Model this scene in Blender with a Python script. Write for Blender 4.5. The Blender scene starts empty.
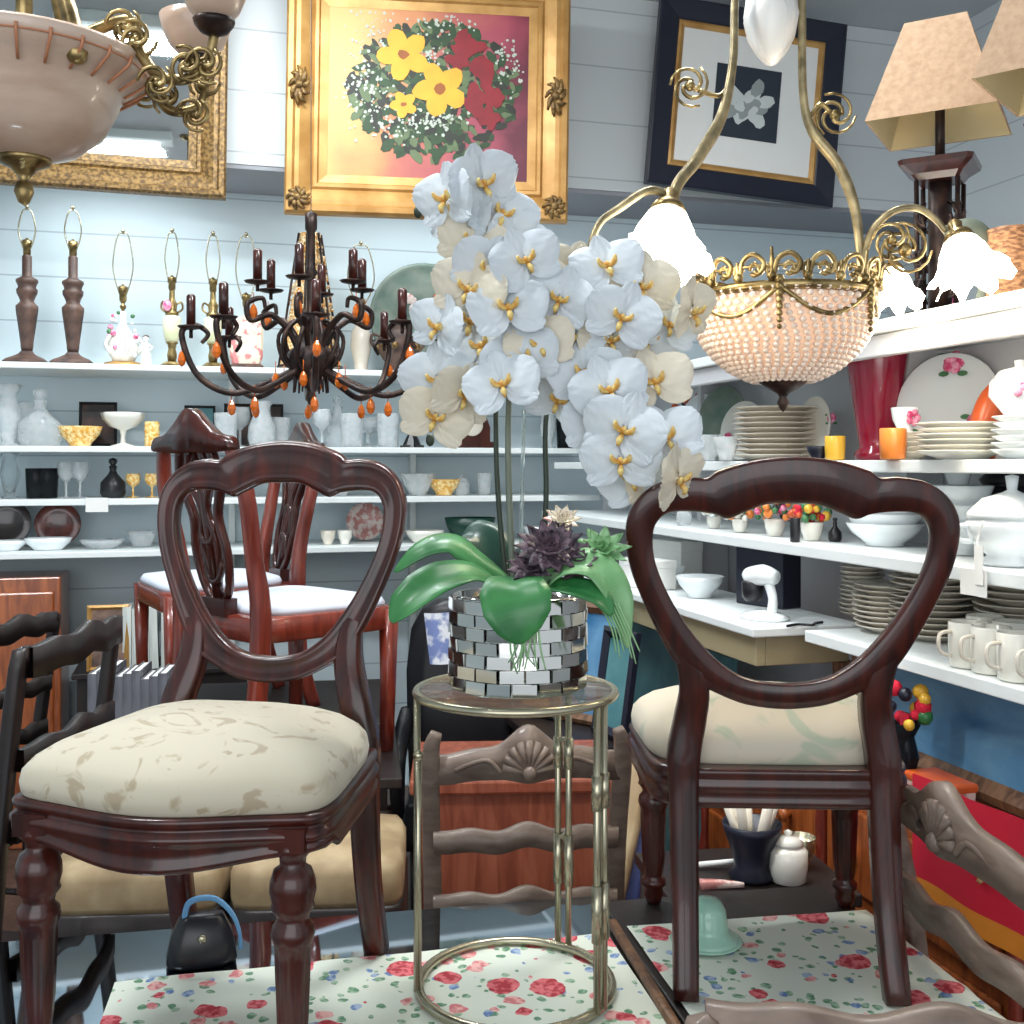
import bpy, math, random
from mathutils import Vector, Matrix
R = random.Random(11)
PI = math.pi
scene = bpy.context.scene
COL = scene.collection
V = Vector
# ------------------------------------------------------------------ camera model (used to measure the room)
F, CX, HY, CAMZ = 1100.0, 512.0, 465.0, 1.6
def P(px, py, d): return V(((px-CX)/F*d, d, CAMZ+(HY-py)/F*d))
TH = math.atan(.2836); CT, ST = math.cos(TH), math.sin(TH)
OX, OY = .135, 5.2          # corner where the two shelf fronts meet
def W(s, t, z=0): return V((OX+s*CT-t*ST, OY+s*ST+t*CT, z))
def s_at(px, t):
    k = (px-CX)/F
    return (k*(OY+t*CT)-OX+t*ST)/(CT-k*ST)
def t_at(px, s):
    k = (px-CX)/F
    return (OX+s*CT-k*(OY+s*ST))/(ST+k*CT)
def mpp(p): return p.y/F     # metres per photo pixel at that depth
# ------------------------------------------------------------------ mesh builder
def spl(pts, k=6, closed=False):
    pts = [V(p) for p in pts]; n = len(pts); out = []
    rng = n if closed else n-1
    for i in range(rng):
        if closed: a, b, c, d = pts[i-1], pts[i], pts[(i+1) % n], pts[(i+2) % n]
        else: a, b, c, d = pts[max(i-1, 0)], pts[i], pts[i+1], pts[min(i+2, n-1)]
        for j in range(k):
            t = j/k
            out.append(.5*((2*b)+(c-a)*t+(2*a-5*b+4*c-d)*t*t+(3*b-a-3*c+d)*t**3))
    if not closed: out.append(pts[-1].copy())
    return out
def lerps(vals, n):
    out = []
    for i in range(n):
        x = i/(n-1)*(len(vals)-1); j = min(int(x), len(vals)-2)
        out.append(vals[j]*(1-(x-j))+vals[j+1]*(x-j))
    return out
CIRC = lambda n: [(math.cos(2*PI*i/n), math.sin(2*PI*i/n)) for i in range(n)]
SQ = [(1, .72), (.72, 1), (-.72, 1), (-1, .72), (-1, -.72), (-.72, -1), (.72, -1), (1, -.72)][::-1]
SQ = SQ[::-1]
class MB:
    def __init__(s): s.v = []; s.f = []; s.fm = []; s.fs = []; s.cur = 0
    def mat(s, i): s.cur = i; return s
    def add(s, vs, fs, smooth=True, M=None):
        o = len(s.v)
        if M is not None: vs = [M @ V(p) for p in vs]
        s.v.extend([tuple(p) for p in vs])
        for f in fs: s.f.append([i+o for i in f]); s.fm.append(s.cur); s.fs.append(smooth)
        return s
    def box(s, x0, x1, y0, y1, z0, z1, M=None):
        vs = [(x, y, z) for z in (z0, z1) for y in (y0, y1) for x in (x0, x1)]
        return s.add(vs, [(0, 2, 3, 1), (4, 5, 7, 6), (0, 1, 5, 4), (2, 6, 7, 3), (0, 4, 6, 2), (1, 3, 7, 5)], False, M)
    def tube(s, pts, r, n=8, closed=False, sec=None, up=None, M=None, smooth=True):
        pts = [V(p) for p in pts]; N = len(pts)
        sec = sec or CIRC(n); n = len(sec)
        if not isinstance(r, (list, tuple)): r = [r]*N
        elif len(r) != N: r = lerps(list(r), N) if not isinstance(r[0], (tuple, list)) else [(a, b) for a, b in zip(lerps([q[0] for q in r], N), lerps([q[1] for q in r], N))]
        T = []
        for i in range(N):
            a = pts[i-1] if (i or closed) else pts[i]; b = pts[(i+1) % N] if (i < N-1 or closed) else pts[i]
            t = (b-a); T.append(t.normalized() if t.length > 1e-9 else V((0, 0, 1)))
        nrm = None; vs = []
        for i in range(N):
            t = T[i]
            if up is not None: q = V(up)
            elif nrm is None: q = V((0, 0, 1)) if abs(t.z) < .9 else V((1, 0, 0))
            else: q = nrm
            q = q-t*q.dot(t)
            if q.length < 1e-6: q = V((1, .1, 0))-t*t.x
            nrm = q.normalized(); b = t.cross(nrm)
            ra, rb = (r[i], r[i]) if not isinstance(r[i], (tuple, list)) else r[i]
            for (u, w) in sec: vs.append(pts[i]+b*(u*ra)+nrm*(w*rb))
        fs = []
        for i in range(N if closed else N-1):
            j = (i+1) % N
            for k in range(n):
                l = (k+1) % n
                fs.append((i*n+k, i*n+l, j*n+l, j*n+k))
        if not closed:
            fs.append(tuple(range(n))[::-1]); fs.append(tuple((N-1)*n+k for k in range(n)))
        return s.add(vs, fs, smooth, M)
    def lathe(s, prof, n=20, M=None, flute=0, nf=10, arc=None, smooth=True):
        vs = []; fs = []
        for i, q in enumerate(prof):
            r, z = q[0], q[1]; fl = q[2] if len(q) > 2 else flute
            for k in range(n):
                a = 2*PI*k/n; rr = r*(1+fl*math.cos(nf*a))
                vs.append((rr*math.cos(a), rr*math.sin(a), z))
        for i in range(len(prof)-1):
            for k in range(n):
                l = (k+1) % n
                fs.append((i*n+k, i*n+l, (i+1)*n+l, (i+1)*n+k))
        if prof[0][0] > 1e-5: fs.append(tuple(range(n))[::-1])
        if prof[-1][0] > 1e-5: fs.append(tuple((len(prof)-1)*n+k for k in range(n)))
        return s.add(vs, fs, smooth, M)
    def sphere(s, c, r, nu=10, nv=6, sc=(1, 1, 1), M=None):
        c = V(c); prof = [(r*math.sin(PI*i/nv), -r*math.cos(PI*i/nv)) for i in range(nv+1)]
        A = Matrix.Translation(c) @ Matrix.Diagonal((*sc, 1))
        if M is not None: A = M @ A
        prof[0] = (1e-6, prof[0][1]); prof[-1] = (1e-6, prof[-1][1])
        return s.lathe(prof, nu, A)
    def grid(s, fn, nu, nv, closeu=False, M=None, smooth=True):
        vs = [fn(i/(nu-1) if not closeu else i/nu, j/(nv-1)) for j in range(nv) for i in range(nu)]
        fs = []
        for j in range(nv-1):
            for i in range(nu if closeu else nu-1):
                k = (i+1) % nu
                fs.append((j*nu+i, j*nu+k, (j+1)*nu+k, (j+1)*nu+i))
        return s.add(vs, fs, smooth, M)
    def prism(s, out, z0, z1, M=None, smooth=False):
        n = len(out)
        vs = [(x, y, z0) for x, y in out]+[(x, y, z1) for x, y in out]
        fs = [tuple(range(n))[::-1], tuple(range(n, 2*n))]+[(i, (i+1) % n, n+(i+1) % n, n+i) for i in range(n)]
        return s.add(vs, fs, smooth, M)
    def layers(s, rings, cap0=True, cap1=True, smooth=True, M=None):
        n = len(rings[0]); vs = [p for r in rings for p in r]; fs = []
        for i in range(len(rings)-1):
            for k in range(n):
                l = (k+1) % n; fs.append((i*n+k, i*n+l, (i+1)*n+l, (i+1)*n+k))
        if cap0: fs.append(tuple(range(n))[::-1])
        if cap1: fs.append(tuple((len(rings)-1)*n+k for k in range(n)))
        return s.add(vs, fs, smooth, M)
    def build(s, name, mats, parent=None, bevel=0, sub=0, loc=None, rz=0):
        me = bpy.data.meshes.new(name)
        me.from_pydata(s.v, [], s.f)
        mats = mats if isinstance(mats, (list, tuple)) else [mats]
        for m in mats: me.materials.append(m)
        me.polygons.foreach_set('material_index', s.fm)
        me.polygons.foreach_set('use_smooth', s.fs)
        me.update()
        o = bpy.data.objects.new(name, me); COL.objects.link(o)
        if parent is not None: o.parent = parent
        if loc is not None: o.location = loc
        if rz: o.rotation_euler.z = rz
        if bevel:
            b = o.modifiers.new('bevel', 'BEVEL'); b.width = bevel; b.segments = 2; b.limit_method = 'ANGLE'
        if sub:
            b = o.modifiers.new('sub', 'SUBSURF'); b.levels = sub; b.render_levels = sub
        return o
def RX(a): return Matrix.Rotation(a, 4, 'X')
def RY(a): return Matrix.Rotation(a, 4, 'Y')
def RZ(a): return Matrix.Rotation(a, 4, 'Z')
def TR(*p): return Matrix.Translation(V(p) if len(p) == 3 else V(p[0]))
def tag(o, label, cat, group=None):
    o['label'] = label; o['category'] = cat
    if group: o['group'] = group
    return o
def struct(o): o['kind'] = 'structure'; return o
def thing(name, label, cat, loc=(0, 0, 0), rz=0, group=None, rot=None):
    o = bpy.data.objects.new(name, None); COL.objects.link(o); o.empty_display_size = .05
    o.location = loc; o.rotation_euler = rot if rot else (0, 0, rz)
    return tag(o, label, cat, group)
KIDS = {}
def copy_tree(o, parent=None):
    c = o.copy(); COL.objects.link(c)
    if parent is not None: c.parent = parent
    for ch in [x for x in o.children]: copy_tree(ch, c)
    return c
def dup(o, loc, rz=None, label=None, group=None, scale=None, rot=None):
    c = copy_tree(o); c.location = loc
    if rz is not None: c.rotation_euler.z = rz
    if rot is not None: c.rotation_euler = rot
    if label: c['label'] = label
    if group: c['group'] = group
    if scale: c.scale = (scale,)*3 if not isinstance(scale, tuple) else scale
    return c
ORD = ['first', 'second', 'third', 'fourth', 'fifth', 'sixth', 'seventh', 'eighth', 'ninth', 'tenth', 'eleventh', 'twelfth', 'thirteenth', 'fourteenth']
# ------------------------------------------------------------------ materials
def newmat(name):
    m = bpy.data.materials.new(name); m.use_nodes = True
    nt = m.node_tree; b = nt.nodes['Principled BSDF']
    return m, nt, b
def setin(b, **kw):
    for k, v in kw.items():
        k = {'rough': 'Roughness', 'metal': 'Metallic', 'spec': 'Specular IOR Level', 'coat': 'Coat Weight', 'coatr': 'Coat Roughness', 'trans': 'Transmission Weight', 'ior': 'IOR', 'alpha': 'Alpha', 'sheen': 'Sheen Weight', 'sss': 'Subsurface Weight', 'es': 'Emission Strength'}[k]
        b.inputs[k].default_value = v
def c4(c): return (c[0], c[1], c[2], 1)
def sr(r, g, b):     # sRGB 0-255 to linear
    f = lambda u: (u/255/12.92) if u/255 <= .04045 else ((u/255+.055)/1.055)**2.4
    return (f(r), f(g), f(b))
def node(nt, t, **kw):
    n = nt.nodes.new(t)
    for k, v in kw.items(): setattr(n, k, v)
    return n
def plain(name, col, var=.12, scale=9, bump=0, emis=None, es=0, **kw):
    """base colour with soft procedural variation"""
    m, nt, b = newmat(name); setin(b, **kw)
    tc = node(nt, 'ShaderNodeTexCoord'); no = node(nt, 'ShaderNodeTexNoise'); no.inputs['Scale'].default_value = scale; no.inputs['Detail'].default_value = 4
    nt.links.new(tc.outputs['Object'], no.inputs['Vector'])
    mx = node(nt, 'ShaderNodeMix', data_type='RGBA')
    mx.inputs[6].default_value = c4([c*(1-var) for c in col]); mx.inputs[7].default_value = c4([min(1, c*(1+var)) for c in col])
    nt.links.new(no.outputs['Fac'], mx.inputs[0]); nt.links.new(mx.outputs[2], b.inputs['Base Color'])
    if bump:
        bp = node(nt, 'ShaderNodeBump'); bp.inputs['Strength'].default_value = bump; bp.inputs['Distance'].default_value = .01
        nt.links.new(no.outputs['Fac'], bp.inputs['Height']); nt.links.new(bp.outputs[0], b.inputs['Normal'])
    if emis: b.inputs['Emission Color'].default_value = c4(emis); b.inputs['Emission Strength'].default_value = es
    return m
def two(name, ca, cb, scale=6, lo=.45, hi=.6, stretch=(1, 1, 1), bump=0, detail=5, dist=0, **kw):
    """two colours split by stretched noise: wood grain, tarnish, brocade"""
    m, nt, b = newmat(name); setin(b, **kw)
    tc = node(nt, 'ShaderNodeTexCoord'); mp = node(nt, 'ShaderNodeMapping'); mp.inputs['Scale'].default_value = stretch
    no = node(nt, 'ShaderNodeTexNoise'); no.inputs['Scale'].default_value = scale; no.inputs['Detail'].default_value = detail; no.inputs['Distortion'].default_value = dist
    nt.links.new(tc.outputs['Object'], mp.inputs[0]); nt.links.new(mp.outputs[0], no.inputs['Vector'])
    rp = node(nt, 'ShaderNodeValToRGB'); e = rp.color_ramp.elements
    e[0].position = lo; e[0].color = c4(ca); e[1].position = hi; e[1].color = c4(cb)
    nt.links.new(no.outputs['Fac'], rp.inputs[0]); nt.links.new(rp.outputs[0], b.inputs['Base Color'])
    if bump:
        bp = node(nt, 'ShaderNodeBump'); bp.inputs['Strength'].default_value = bump; bp.inputs['Distance'].default_value = .004
        nt.links.new(no.outputs['Fac'], bp.inputs['Height']); nt.links.new(bp.outputs[0], b.inputs['Normal'])
    return m
def glow(name, col, strength):
    return plain(name, col, .05, rough=.6, emis=col, es=strength)
def wood(name, ca, cb, **kw):
    k = dict(rough=.28, coat=.5, coatr=.12); k.update(kw)
    return two(name, ca, cb, 5, .35, .7, (6, 6, .8), .03, 6, 1.2, **k)
M = {}
M['mahog'] = wood('dark_mahogany', sr(38, 13, 10), sr(72, 26, 17), coat=.4, coatr=.08, rough=.3, spec=.35)
M['redwood'] = wood('red_mahogany', sr(98, 34, 24), sr(140, 58, 40))
M['darkwood'] = wood('blackened_wood', sr(20, 14, 14), sr(38, 25, 22), rough=.5, coat=.1)
M['weather'] = two('weathered_grey_wood', sr(92, 76, 66), sr(128, 112, 100), 14, .3, .75, (1, 3, 3), .05, 5, .4, rough=.5, coat=.15)
M['orangewood'] = wood('orange_stained_pine', sr(120, 58, 26), sr(172, 94, 46))
M['terracotta'] = wood('terracotta_chest', sr(128, 62, 42), sr(164, 92, 66), rough=.5, coat=.1)
M['brownwood'] = wood('plain_brown_wood', sr(84, 56, 38), sr(138, 100, 70), rough=.5, coat=.1)
M['lamp_brown'] = two('bronzed_resin', sr(62, 44, 38), sr(106, 80, 68), 22, .35, .7, (1, 1, 1), .15, 5, 0, rough=.5)
M['iron'] = two('dark_bronze_iron', sr(36, 26, 24), sr(74, 54, 46), 25, .4, .7, (1, 1, 1), .1, 4, 0, rough=.42, metal=.5)
M['brass'] = two('aged_brass', sr(92, 76, 44), sr(188, 164, 112), 28, .35, .7, (1, 1, 1), .1, 4, 0, rough=.32, metal=.8)
M['brass_pale'] = two('pale_antique_brass', sr(108, 98, 72), sr(172, 156, 118), 30, .35, .7, (1, 1, 1), .1, 4, 0, rough=.35, metal=.6)
M['nickel'] = plain('brushed_champagne_metal', sr(176, 170, 146), .12, 20, rough=.25, metal=.85)
M['silver'] = plain('mirror_silver', sr(196, 196, 192), .06, 14, rough=.09, metal=1)
M['gold'] = two('gilt_frame', sr(164, 118, 58), sr(204, 160, 96), 9, .3, .75, (1, 1, 1), .06, 4, 0, rough=.42, metal=.3)
M['gold_dark'] = two('dark_ornate_gilt', sr(88, 64, 32), sr(148, 116, 66), 70, .4, .62, (1, 1, 1), .6, 4, 0, rough=.5, metal=.25)
M['black'] = plain('black_satin', sr(22, 22, 26), .2, rough=.35)
M['navy'] = plain('navy_frame', sr(24, 28, 44), .2, rough=.4)
M['white'] = plain('white_shelf_paint', sr(228, 234, 234), .03, rough=.5)
M['china'] = plain('cream_china', sr(232, 230, 220), .03, rough=.18, coat=.4)
M['china_w'] = plain('white_china', sr(232, 238, 240), .03, rough=.16, coat=.4)
M['china_g'] = plain('greige_china', sr(216, 208, 194), .06, rough=.25, coat=.3)
M['pinkpaint'] = two('pink_rose_glaze', sr(214, 70, 120), sr(244, 168, 196), 60, .4, .6, rough=.25)
M['greenpaint'] = plain('green_leaf_glaze', sr(74, 128, 84), .3, 40, rough=.3)
M['redglaze'] = plain('crimson_glaze', sr(150, 18, 52), .15, 12, rough=.2, coat=.6)
M['yellow'] = plain('yellow_glaze', sr(232, 182, 62), .1, rough=.25)
M['orange'] = plain('orange_glaze', sr(238, 140, 62), .12, rough=.3)
M['squash'] = plain('orange_squash', sr(206, 92, 44), .15, rough=.3)
M['glass'] = plain('clear_glass', (.94, .97, .98), .01, rough=.02, trans=1, ior=1.3, alpha=.55)
M['crystal'] = two('cut_crystal', sr(238, 246, 248), sr(252, 254, 255), 40, .4, .6, (1, 1, 1), .2, 2, 0, rough=.08, trans=.55, ior=1.3, alpha=.6)
M['smoke'] = plain('smoked_glass', sr(60, 66, 72), .05, rough=.05, trans=.8, ior=1.2)
M['tabglass'] = plain('pale_green_glass', sr(206, 228, 222), .02, rough=.02, trans=.95, ior=1.35, alpha=.6)
M['mirrortop'] = plain('mirrored_glass_top', sr(150, 162, 172), .06, 5, rough=.03, metal=1)
M['amber'] = plain('amber_glass', sr(196, 98, 28), .2, 30, rough=.08, coat=.6)
M['amber_pale'] = two('amber_shell', sr(220, 160, 62), sr(246, 222, 160), 70, .4, .6, rough=.25)
M['petal'] = plain('white_silk_petal', sr(206, 214, 219), .03, 30, rough=.55, sss=.0)
M['petal_warm_lit'] = plain('warm_lit_silk_petal', sr(218, 210, 190), .04, 30, rough=.55)  # warm light on some blossoms, put into the petal colour
M['lip'] = two('orchid_lip', sr(206, 150, 66), sr(232, 208, 130), 90, .4, .6, rough=.5)
M['leaf'] = two('orchid_leaf', sr(26, 92, 46), sr(70, 142, 80), 9, .3, .75, (1, 1, 1), .05, 4, 1, rough=.38, coat=.05)
M['leaf_pale'] = two('pale_leaf', sr(92, 150, 92), sr(160, 200, 150), 8, .3, .75, rough=.4)
M['leaf_dark'] = plain('deep_green_leaf', sr(14, 58, 46), .3, rough=.35)
M['succ'] = two('purple_succulent', sr(40, 32, 44), sr(104, 84, 96), 40, .4, .6, rough=.5)
M['stem'] = plain('grey_green_stem', sr(104, 112, 98), .2, rough=.5)
M['stem_d'] = plain('dark_green_stem', sr(38, 52, 38), .2, rough=.5)
M['soil'] = plain('dark_moss', sr(42, 38, 28), .4, 60, bump=.6, rough=.9)
M['burlap'] = two('tan_burlap', sr(152, 124, 98), sr(170, 142, 114), 60, .3, .7, (1, 1, 1), .15, 2, 0, rough=.85)
M['shade_in'] = plain('pale_shade_lining', sr(196, 178, 136), .05, rough=.8)
M['alab'] = two('alabaster_glass', sr(182, 156, 136), sr(204, 182, 164), 5, .35, .65, (1, 1, 4), 0, 4, .6, rough=.3, coat=.3)
M['alab_rib'] = plain('peach_rib', sr(190, 128, 92), .1, rough=.4)
M['frost'] = glow('frosted_flower_glass', (1.0, .93, .80), 12)
M['frost_off'] = plain('frosted_glass_unlit', sr(232, 232, 228), .04, rough=.35, trans=.3)
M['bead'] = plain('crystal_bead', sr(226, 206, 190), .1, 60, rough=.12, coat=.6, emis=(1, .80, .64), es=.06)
M['bowl_in'] = glow('lit_bowl_liner', (1.0, .72, .52), .32)
M['seat'] = two('cream_brocade', sr(186, 178, 157), sr(160, 146, 120), 13, .57, .64, (1, 1, 1), 0, 3, 2.2, rough=.62, sheen=.2)
M['seat_mint'] = two('cream_mint_damask', sr(194, 184, 164), sr(166, 172, 150), 8, .54, .62, (1, 1, 1), 0, 3, 1.5, rough=.62, sheen=.2)
M['seat_white'] = plain('white_seat_cloth', sr(214, 220, 232), .04, rough=.8)
M['seat_old'] = two('old_gold_cushion', sr(172, 152, 118), sr(146, 124, 92), 9, .4, .6, rough=.7)
M['mint'] = plain('mint_glass', sr(164, 210, 190), .05, rough=.2, coat=.4)
M['redcloth'] = plain('red_cloth', sr(210, 26, 56), .08, 14, rough=.8)
M['goldcloth'] = plain('orange_hem', sr(226, 140, 42), .1, 14, rough=.8)
M['bluecan'] = two('blue_landscape', sr(44, 104, 150), sr(112, 160, 196), 4, .35, .65, (1, 1, 1), 0, 5, .5, rough=.6)
M['tealcan'] = two('teal_panel', sr(58, 116, 126), sr(110, 160, 164), 4, .35, .65, rough=.6)
M['paper'] = plain('white_paper', sr(232, 232, 228), .04, rough=.8)
M['bookw'] = two('pale_book_spine', sr(190, 196, 190), sr(222, 226, 220), 30, .4, .6, (1, 1, .1), rough=.7)
M['bookg'] = two('grey_book_spine', sr(70, 72, 80), sr(112, 114, 122), 30, .4, .6, (1, 1, .2), rough=.5)
M['bluebook'] = plain('blue_book_spine', sr(60, 74, 130), .1, rough=.6)
M['plate_red'] = two('red_brown_plate', sr(72, 26, 20), sr(116, 50, 38), 14, .4, .6, rough=.25, coat=.5)
M['plate_dark'] = plain('dark_plate', sr(42, 28, 26), .2, rough=.25, coat=.5)
M['plate_pink'] = two('pink_transfer_plate', sr(190, 128, 122), sr(224, 206, 200), 30, .45, .55, rough=.25)
M['onyx'] = two('pale_onyx', sr(206, 208, 168), sr(232, 230, 204), 10, .35, .65, rough=.2, coat=.4)
M['tray'] = two('grey_green_tray', sr(96, 118, 108), sr(140, 150, 138), 8, .35, .65, rough=.45, metal=.2)
M['pinkw'] = two('rose_chintz', sr(226, 214, 192), sr(206, 128, 128), 26, .52, .6, rough=.3)
M['amberbead'] = two('amber_beadwork', sr(206, 142, 54), sr(236, 220, 180), 90, .42, .58, rough=.25)
M['wicker'] = two('brown_wicker', sr(112, 72, 44), sr(176, 126, 84), 60, .4, .6, (1, 1, 3), .5, 3, 0, rough=.7)
# ------------------------------------------------------------------ setting
def plank_mat(name, col, line, period, along='z'):
    m, nt, b = newmat(name); setin(b, rough=.55)
    tc = node(nt, 'ShaderNodeTexCoord'); sx = node(nt, 'ShaderNodeSeparateXYZ'); nt.links.new(tc.outputs['Object'], sx.inputs[0])
    src = sx.outputs['Z']
    mo = node(nt, 'ShaderNodeMath', operation='MODULO'); mo.inputs[1].default_value = period; nt.links.new(src, mo.inputs[0])
    lt = node(nt, 'ShaderNodeMath', operation='LESS_THAN'); lt.inputs[1].default_value = .007; nt.links.new(mo.outputs[0], lt.inputs[0])
    no = node(nt, 'ShaderNodeTexNoise'); no.inputs['Scale'].default_value = 1.6; nt.links.new(tc.outputs['Object'], no.inputs['Vector'])
    mx = node(nt, 'ShaderNodeMix', data_type='RGBA'); mx.inputs[6].default_value = c4([c*.92 for c in col]); mx.inputs[7].default_value = c4(col); nt.links.new(no.outputs['Fac'], mx.inputs[0])
    m2 = node(nt, 'ShaderNodeMix', data_type='RGBA'); m2.inputs[7].default_value = c4(line); nt.links.new(mx.outputs[2], m2.inputs[6])
    fr = node(nt, 'ShaderNodeMath', operation='MULTIPLY'); fr.inputs[1].default_value = .55; nt.links.new(lt.outputs[0], fr.inputs[0]); nt.links.new(fr.outputs[0], m2.inputs[0])
    nt.links.new(m2.outputs[2], b.inputs['Base Color'])
    return m
M['planks'] = plank_mat('painted_planks', sr(214, 230, 236), sr(128, 146, 158), .205)
M['planks_up'] = plank_mat('upper_painted_planks', sr(214, 220, 222), sr(140, 148, 156), .27)
M['soffit'] = plain('grey_soffit', sr(150, 152, 158), .05, 3, rough=.7)
M['ceil'] = plain('grey_ceiling', sr(196, 200, 204), .05, 2, rough=.8)
M['floor'] = wood('dark_floorboards', sr(58, 42, 34), sr(92, 68, 54), rough=.5, coat=.2)
M['panel'] = plain('off_white_panel', sr(206, 208, 212), .04, 4, rough=.6)
CEIL = 3.86; BT = .46     # back wall stands .46 behind the shelf fronts
def wquad(name, s0, s1, t0, t1, z0, z1, mat):
    mb = MB(); mb.box(s0, s1, t0, t1, z0, z1)
    return struct(mb.build(name, mat, loc=W(0, 0, 0), rz=TH))
wquad('wall_back', -5.2, 2.3, BT, BT+.12, 0, CEIL, M['planks'])
wquad('trim_1', -5.2, 2.2, 0, BT-.002, 2.92, CEIL-.002, [M['planks_up']])
mb = MB(); mb.box(-5.2, 2.2, .004, BT-.004, 2.9, 2.918); struct(mb.build('trim_2', M['soffit'], loc=W(0, 0, 0), rz=TH))
wquad('wall_right', 2.2, 2.32, -7.2, BT, 0, CEIL, M['planks_up'])
wquad('wall_left', -5.32, -5.2, -7.2, BT, 0, CEIL, M['planks'])
wquad('ceiling', -5.3, 2.3, -7.2, BT+.1, CEIL, CEIL+.1, M['ceil'])
wquad('floor', -5.3, 2.3, -7.2, BT+.1, -.1, 0, M['floor'])
# ceiling lights: unseen fluorescent battens, added to light the shop
def batten(s, t, label):
    th = thing('added_ceiling_light', label, 'light', W(s, t, CEIL), TH, 'added fluorescent battens on the ceiling')
    mb = MB(); mb.box(-.7, .7, -.09, .09, -.06, 0); mb.build('housing', M['white'], th, .006)
    mb = MB(); mb.tube([(-.62, 0, -.085), (.62, 0, -.085)], .022, 10); mb.build('tube', glow('tube_glow', (.93, .97, 1), 3), th)
    return th
batten(-.7, -2.6, 'added white fluorescent batten on the ceiling, nearer the shelf corner')
batten(-2.6, -3.2, 'added white fluorescent batten on the ceiling, nearer the left wall')
# ------------------------------------------------------------------ shelving
BZ = [2.03, 1.68, 1.455, 1.235]
sh = thing('wall_shelving', 'long white wall shelving of four boards along the back wall', 'shelf', W(0, 0, 0), TH)
for i, z in enumerate(BZ):
    mb = MB(); mb.box(-4.6, (.3 if i else .3), (0 if i < 3 else -.03), BT-.003, z-.026, z); mb.build('shelf_board', M['white'], sh, .003)
for s in (-4.0, -2.73, -1.42, -.55):
    mb = MB(); mb.box(s, s+.03, .40, BT-.004, 0, 2.0); mb.build('upright', M['white'], sh, .002)
RZL = [1.945, 1.612, 1.385, 1.16]
RS0 = 0.0; RSB = .42
ru = thing('shelf_unit', 'white shelf unit of four boards running from the corner towards the right', 'shelf', W(0, 0, 0), TH)
mb = MB(); mb.box(RSB, RSB+.03, -3.7, -.02, 0, 2.0); mb.build('back_panel', M['panel'], ru, .002)
for i, z in enumerate(RZL):
    t1 = -.02 if i < 3 else -2.36
    mb = MB(); mb.box(RS0+(.06 if i == 1 else 0), RSB-.001, -3.7, t1, z-.03, z); mb.build('shelf_board', M['white'], ru, .003)
mb = MB(); mb.box(RS0+.02, RS0+.05, -3.7, -.3, 1.862, 1.913); mb.build('lip', M['panel'], ru, .003)
for t in (-2.38, -1.1, -.06):
    mb = MB(); mb.box(.30, RSB-.002, t, t+.03, 0, 1.94); mb.build('upright', M['panel'], ru, .002)
mb = MB(); mb.box(.30, .34, -3.42, -3.39, 0, 1.9); mb.build('upright', M['panel'], ru, .002)
# counter in front of the corner shelves
ct = thing('counter_table', 'narrow white topped counter with a wooden apron in the shelf corner', 'counter', W(0, 0, 0), TH)
mb = MB(); mb.box(-.12, .22, -2.3, -.35, 1.135, 1.16); mb.build('counter_top', M['white'], ct, .004)
mb = MB(); mb.box(-.09, -.06, -2.26, -.4, 1.05, 1.135); mb.box(-.06, .2, -2.26, -2.23, 1.05, 1.135); mb.build('apron', plain('khaki_paint', sr(168, 156, 122), .1, 6, rough=.6), ct, .003)
for t in (-2.27, -.45):
    for s in (.17,):
        mb = MB(); mb.box(s, s+.05, t, t+.05, 0, 1.05); mb.build('leg', M['brownwood'], ct, .004)
mb = MB(); mb.box(-.5, .5, -.012, .012, 0, .95)
tp = tag(mb.build('teal_board', M['tealcan'], loc=W(.10, -1.12, .002), rz=TH-PI/2), 'large teal board standing under the corner counter', 'board')
tp.rotation_euler = (-.08, 0, TH-PI/2)
# ------------------------------------------------------------------ lights
w = bpy.data.worlds.new('shop_daylight'); scene.world = w; w.use_nodes = True
bg = w.node_tree.nodes['Background']; bg.inputs[0].default_value = (.86, .93, 1, 1); bg.inputs[1].default_value = 1.0
def area(loc, rot, sx, sy, power, col):
    l = bpy.data.lights.new('added_light', 'AREA'); l.shape = 'RECTANGLE'; l.size = sx; l.size_y = sy; l.energy = power; l.color = col
    o = bpy.data.objects.new('added_light', l); COL.objects.link(o); o.location = loc; o.rotation_euler = rot
    return o
area(W(-.7, -2.6, CEIL-.13), (0, math.radians(12), TH), 1.3, .15, 80, (.95, .98, 1))
area(W(-2.6, -3.2, CEIL-.13), (0, 0, TH), 1.3, .15, 70, (.95, .98, 1))
area(W(-1.6, -1.2, CEIL-.13), (math.radians(12), 0, TH), 1.3, .15, 55, (.9, .97, 1))  # added, with the batten below, to brighten the back wall
batten(-1.6, -1.2, 'added white fluorescent batten on the ceiling, nearest the back wall')
def added_soffit_strip(s, n, label):  # unseen strips added to brighten the back shelves
    th = thing('added_strip_light', label, 'light', W(s, .06, 2.9), TH, 'added strip lights under the bulkhead')
    mb = MB(); mb.box(-n/2, n/2, -.035, .035, -.04, 0); mb.build('housing', M['white'], th, .004)
    mb = MB(); mb.tube([(-n/2+.03, 0, -.055), (n/2-.03, 0, -.055)], .013, 8); mb.build('tube', bpy.data.materials['tube_glow'], th)
    area(W(s, .06, 2.82), (math.radians(12), 0, TH), n, .06, 4.2, (.9, .97, 1))
added_soffit_strip((s_at(20, 0)+s_at(190, 0))/2, .62, 'added white strip light under the bulkhead hidden behind the gilt mirror')
added_soffit_strip((s_at(310, 0)+s_at(550, 0))/2, .9, 'added white strip light under the bulkhead hidden behind the flower painting')
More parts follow.
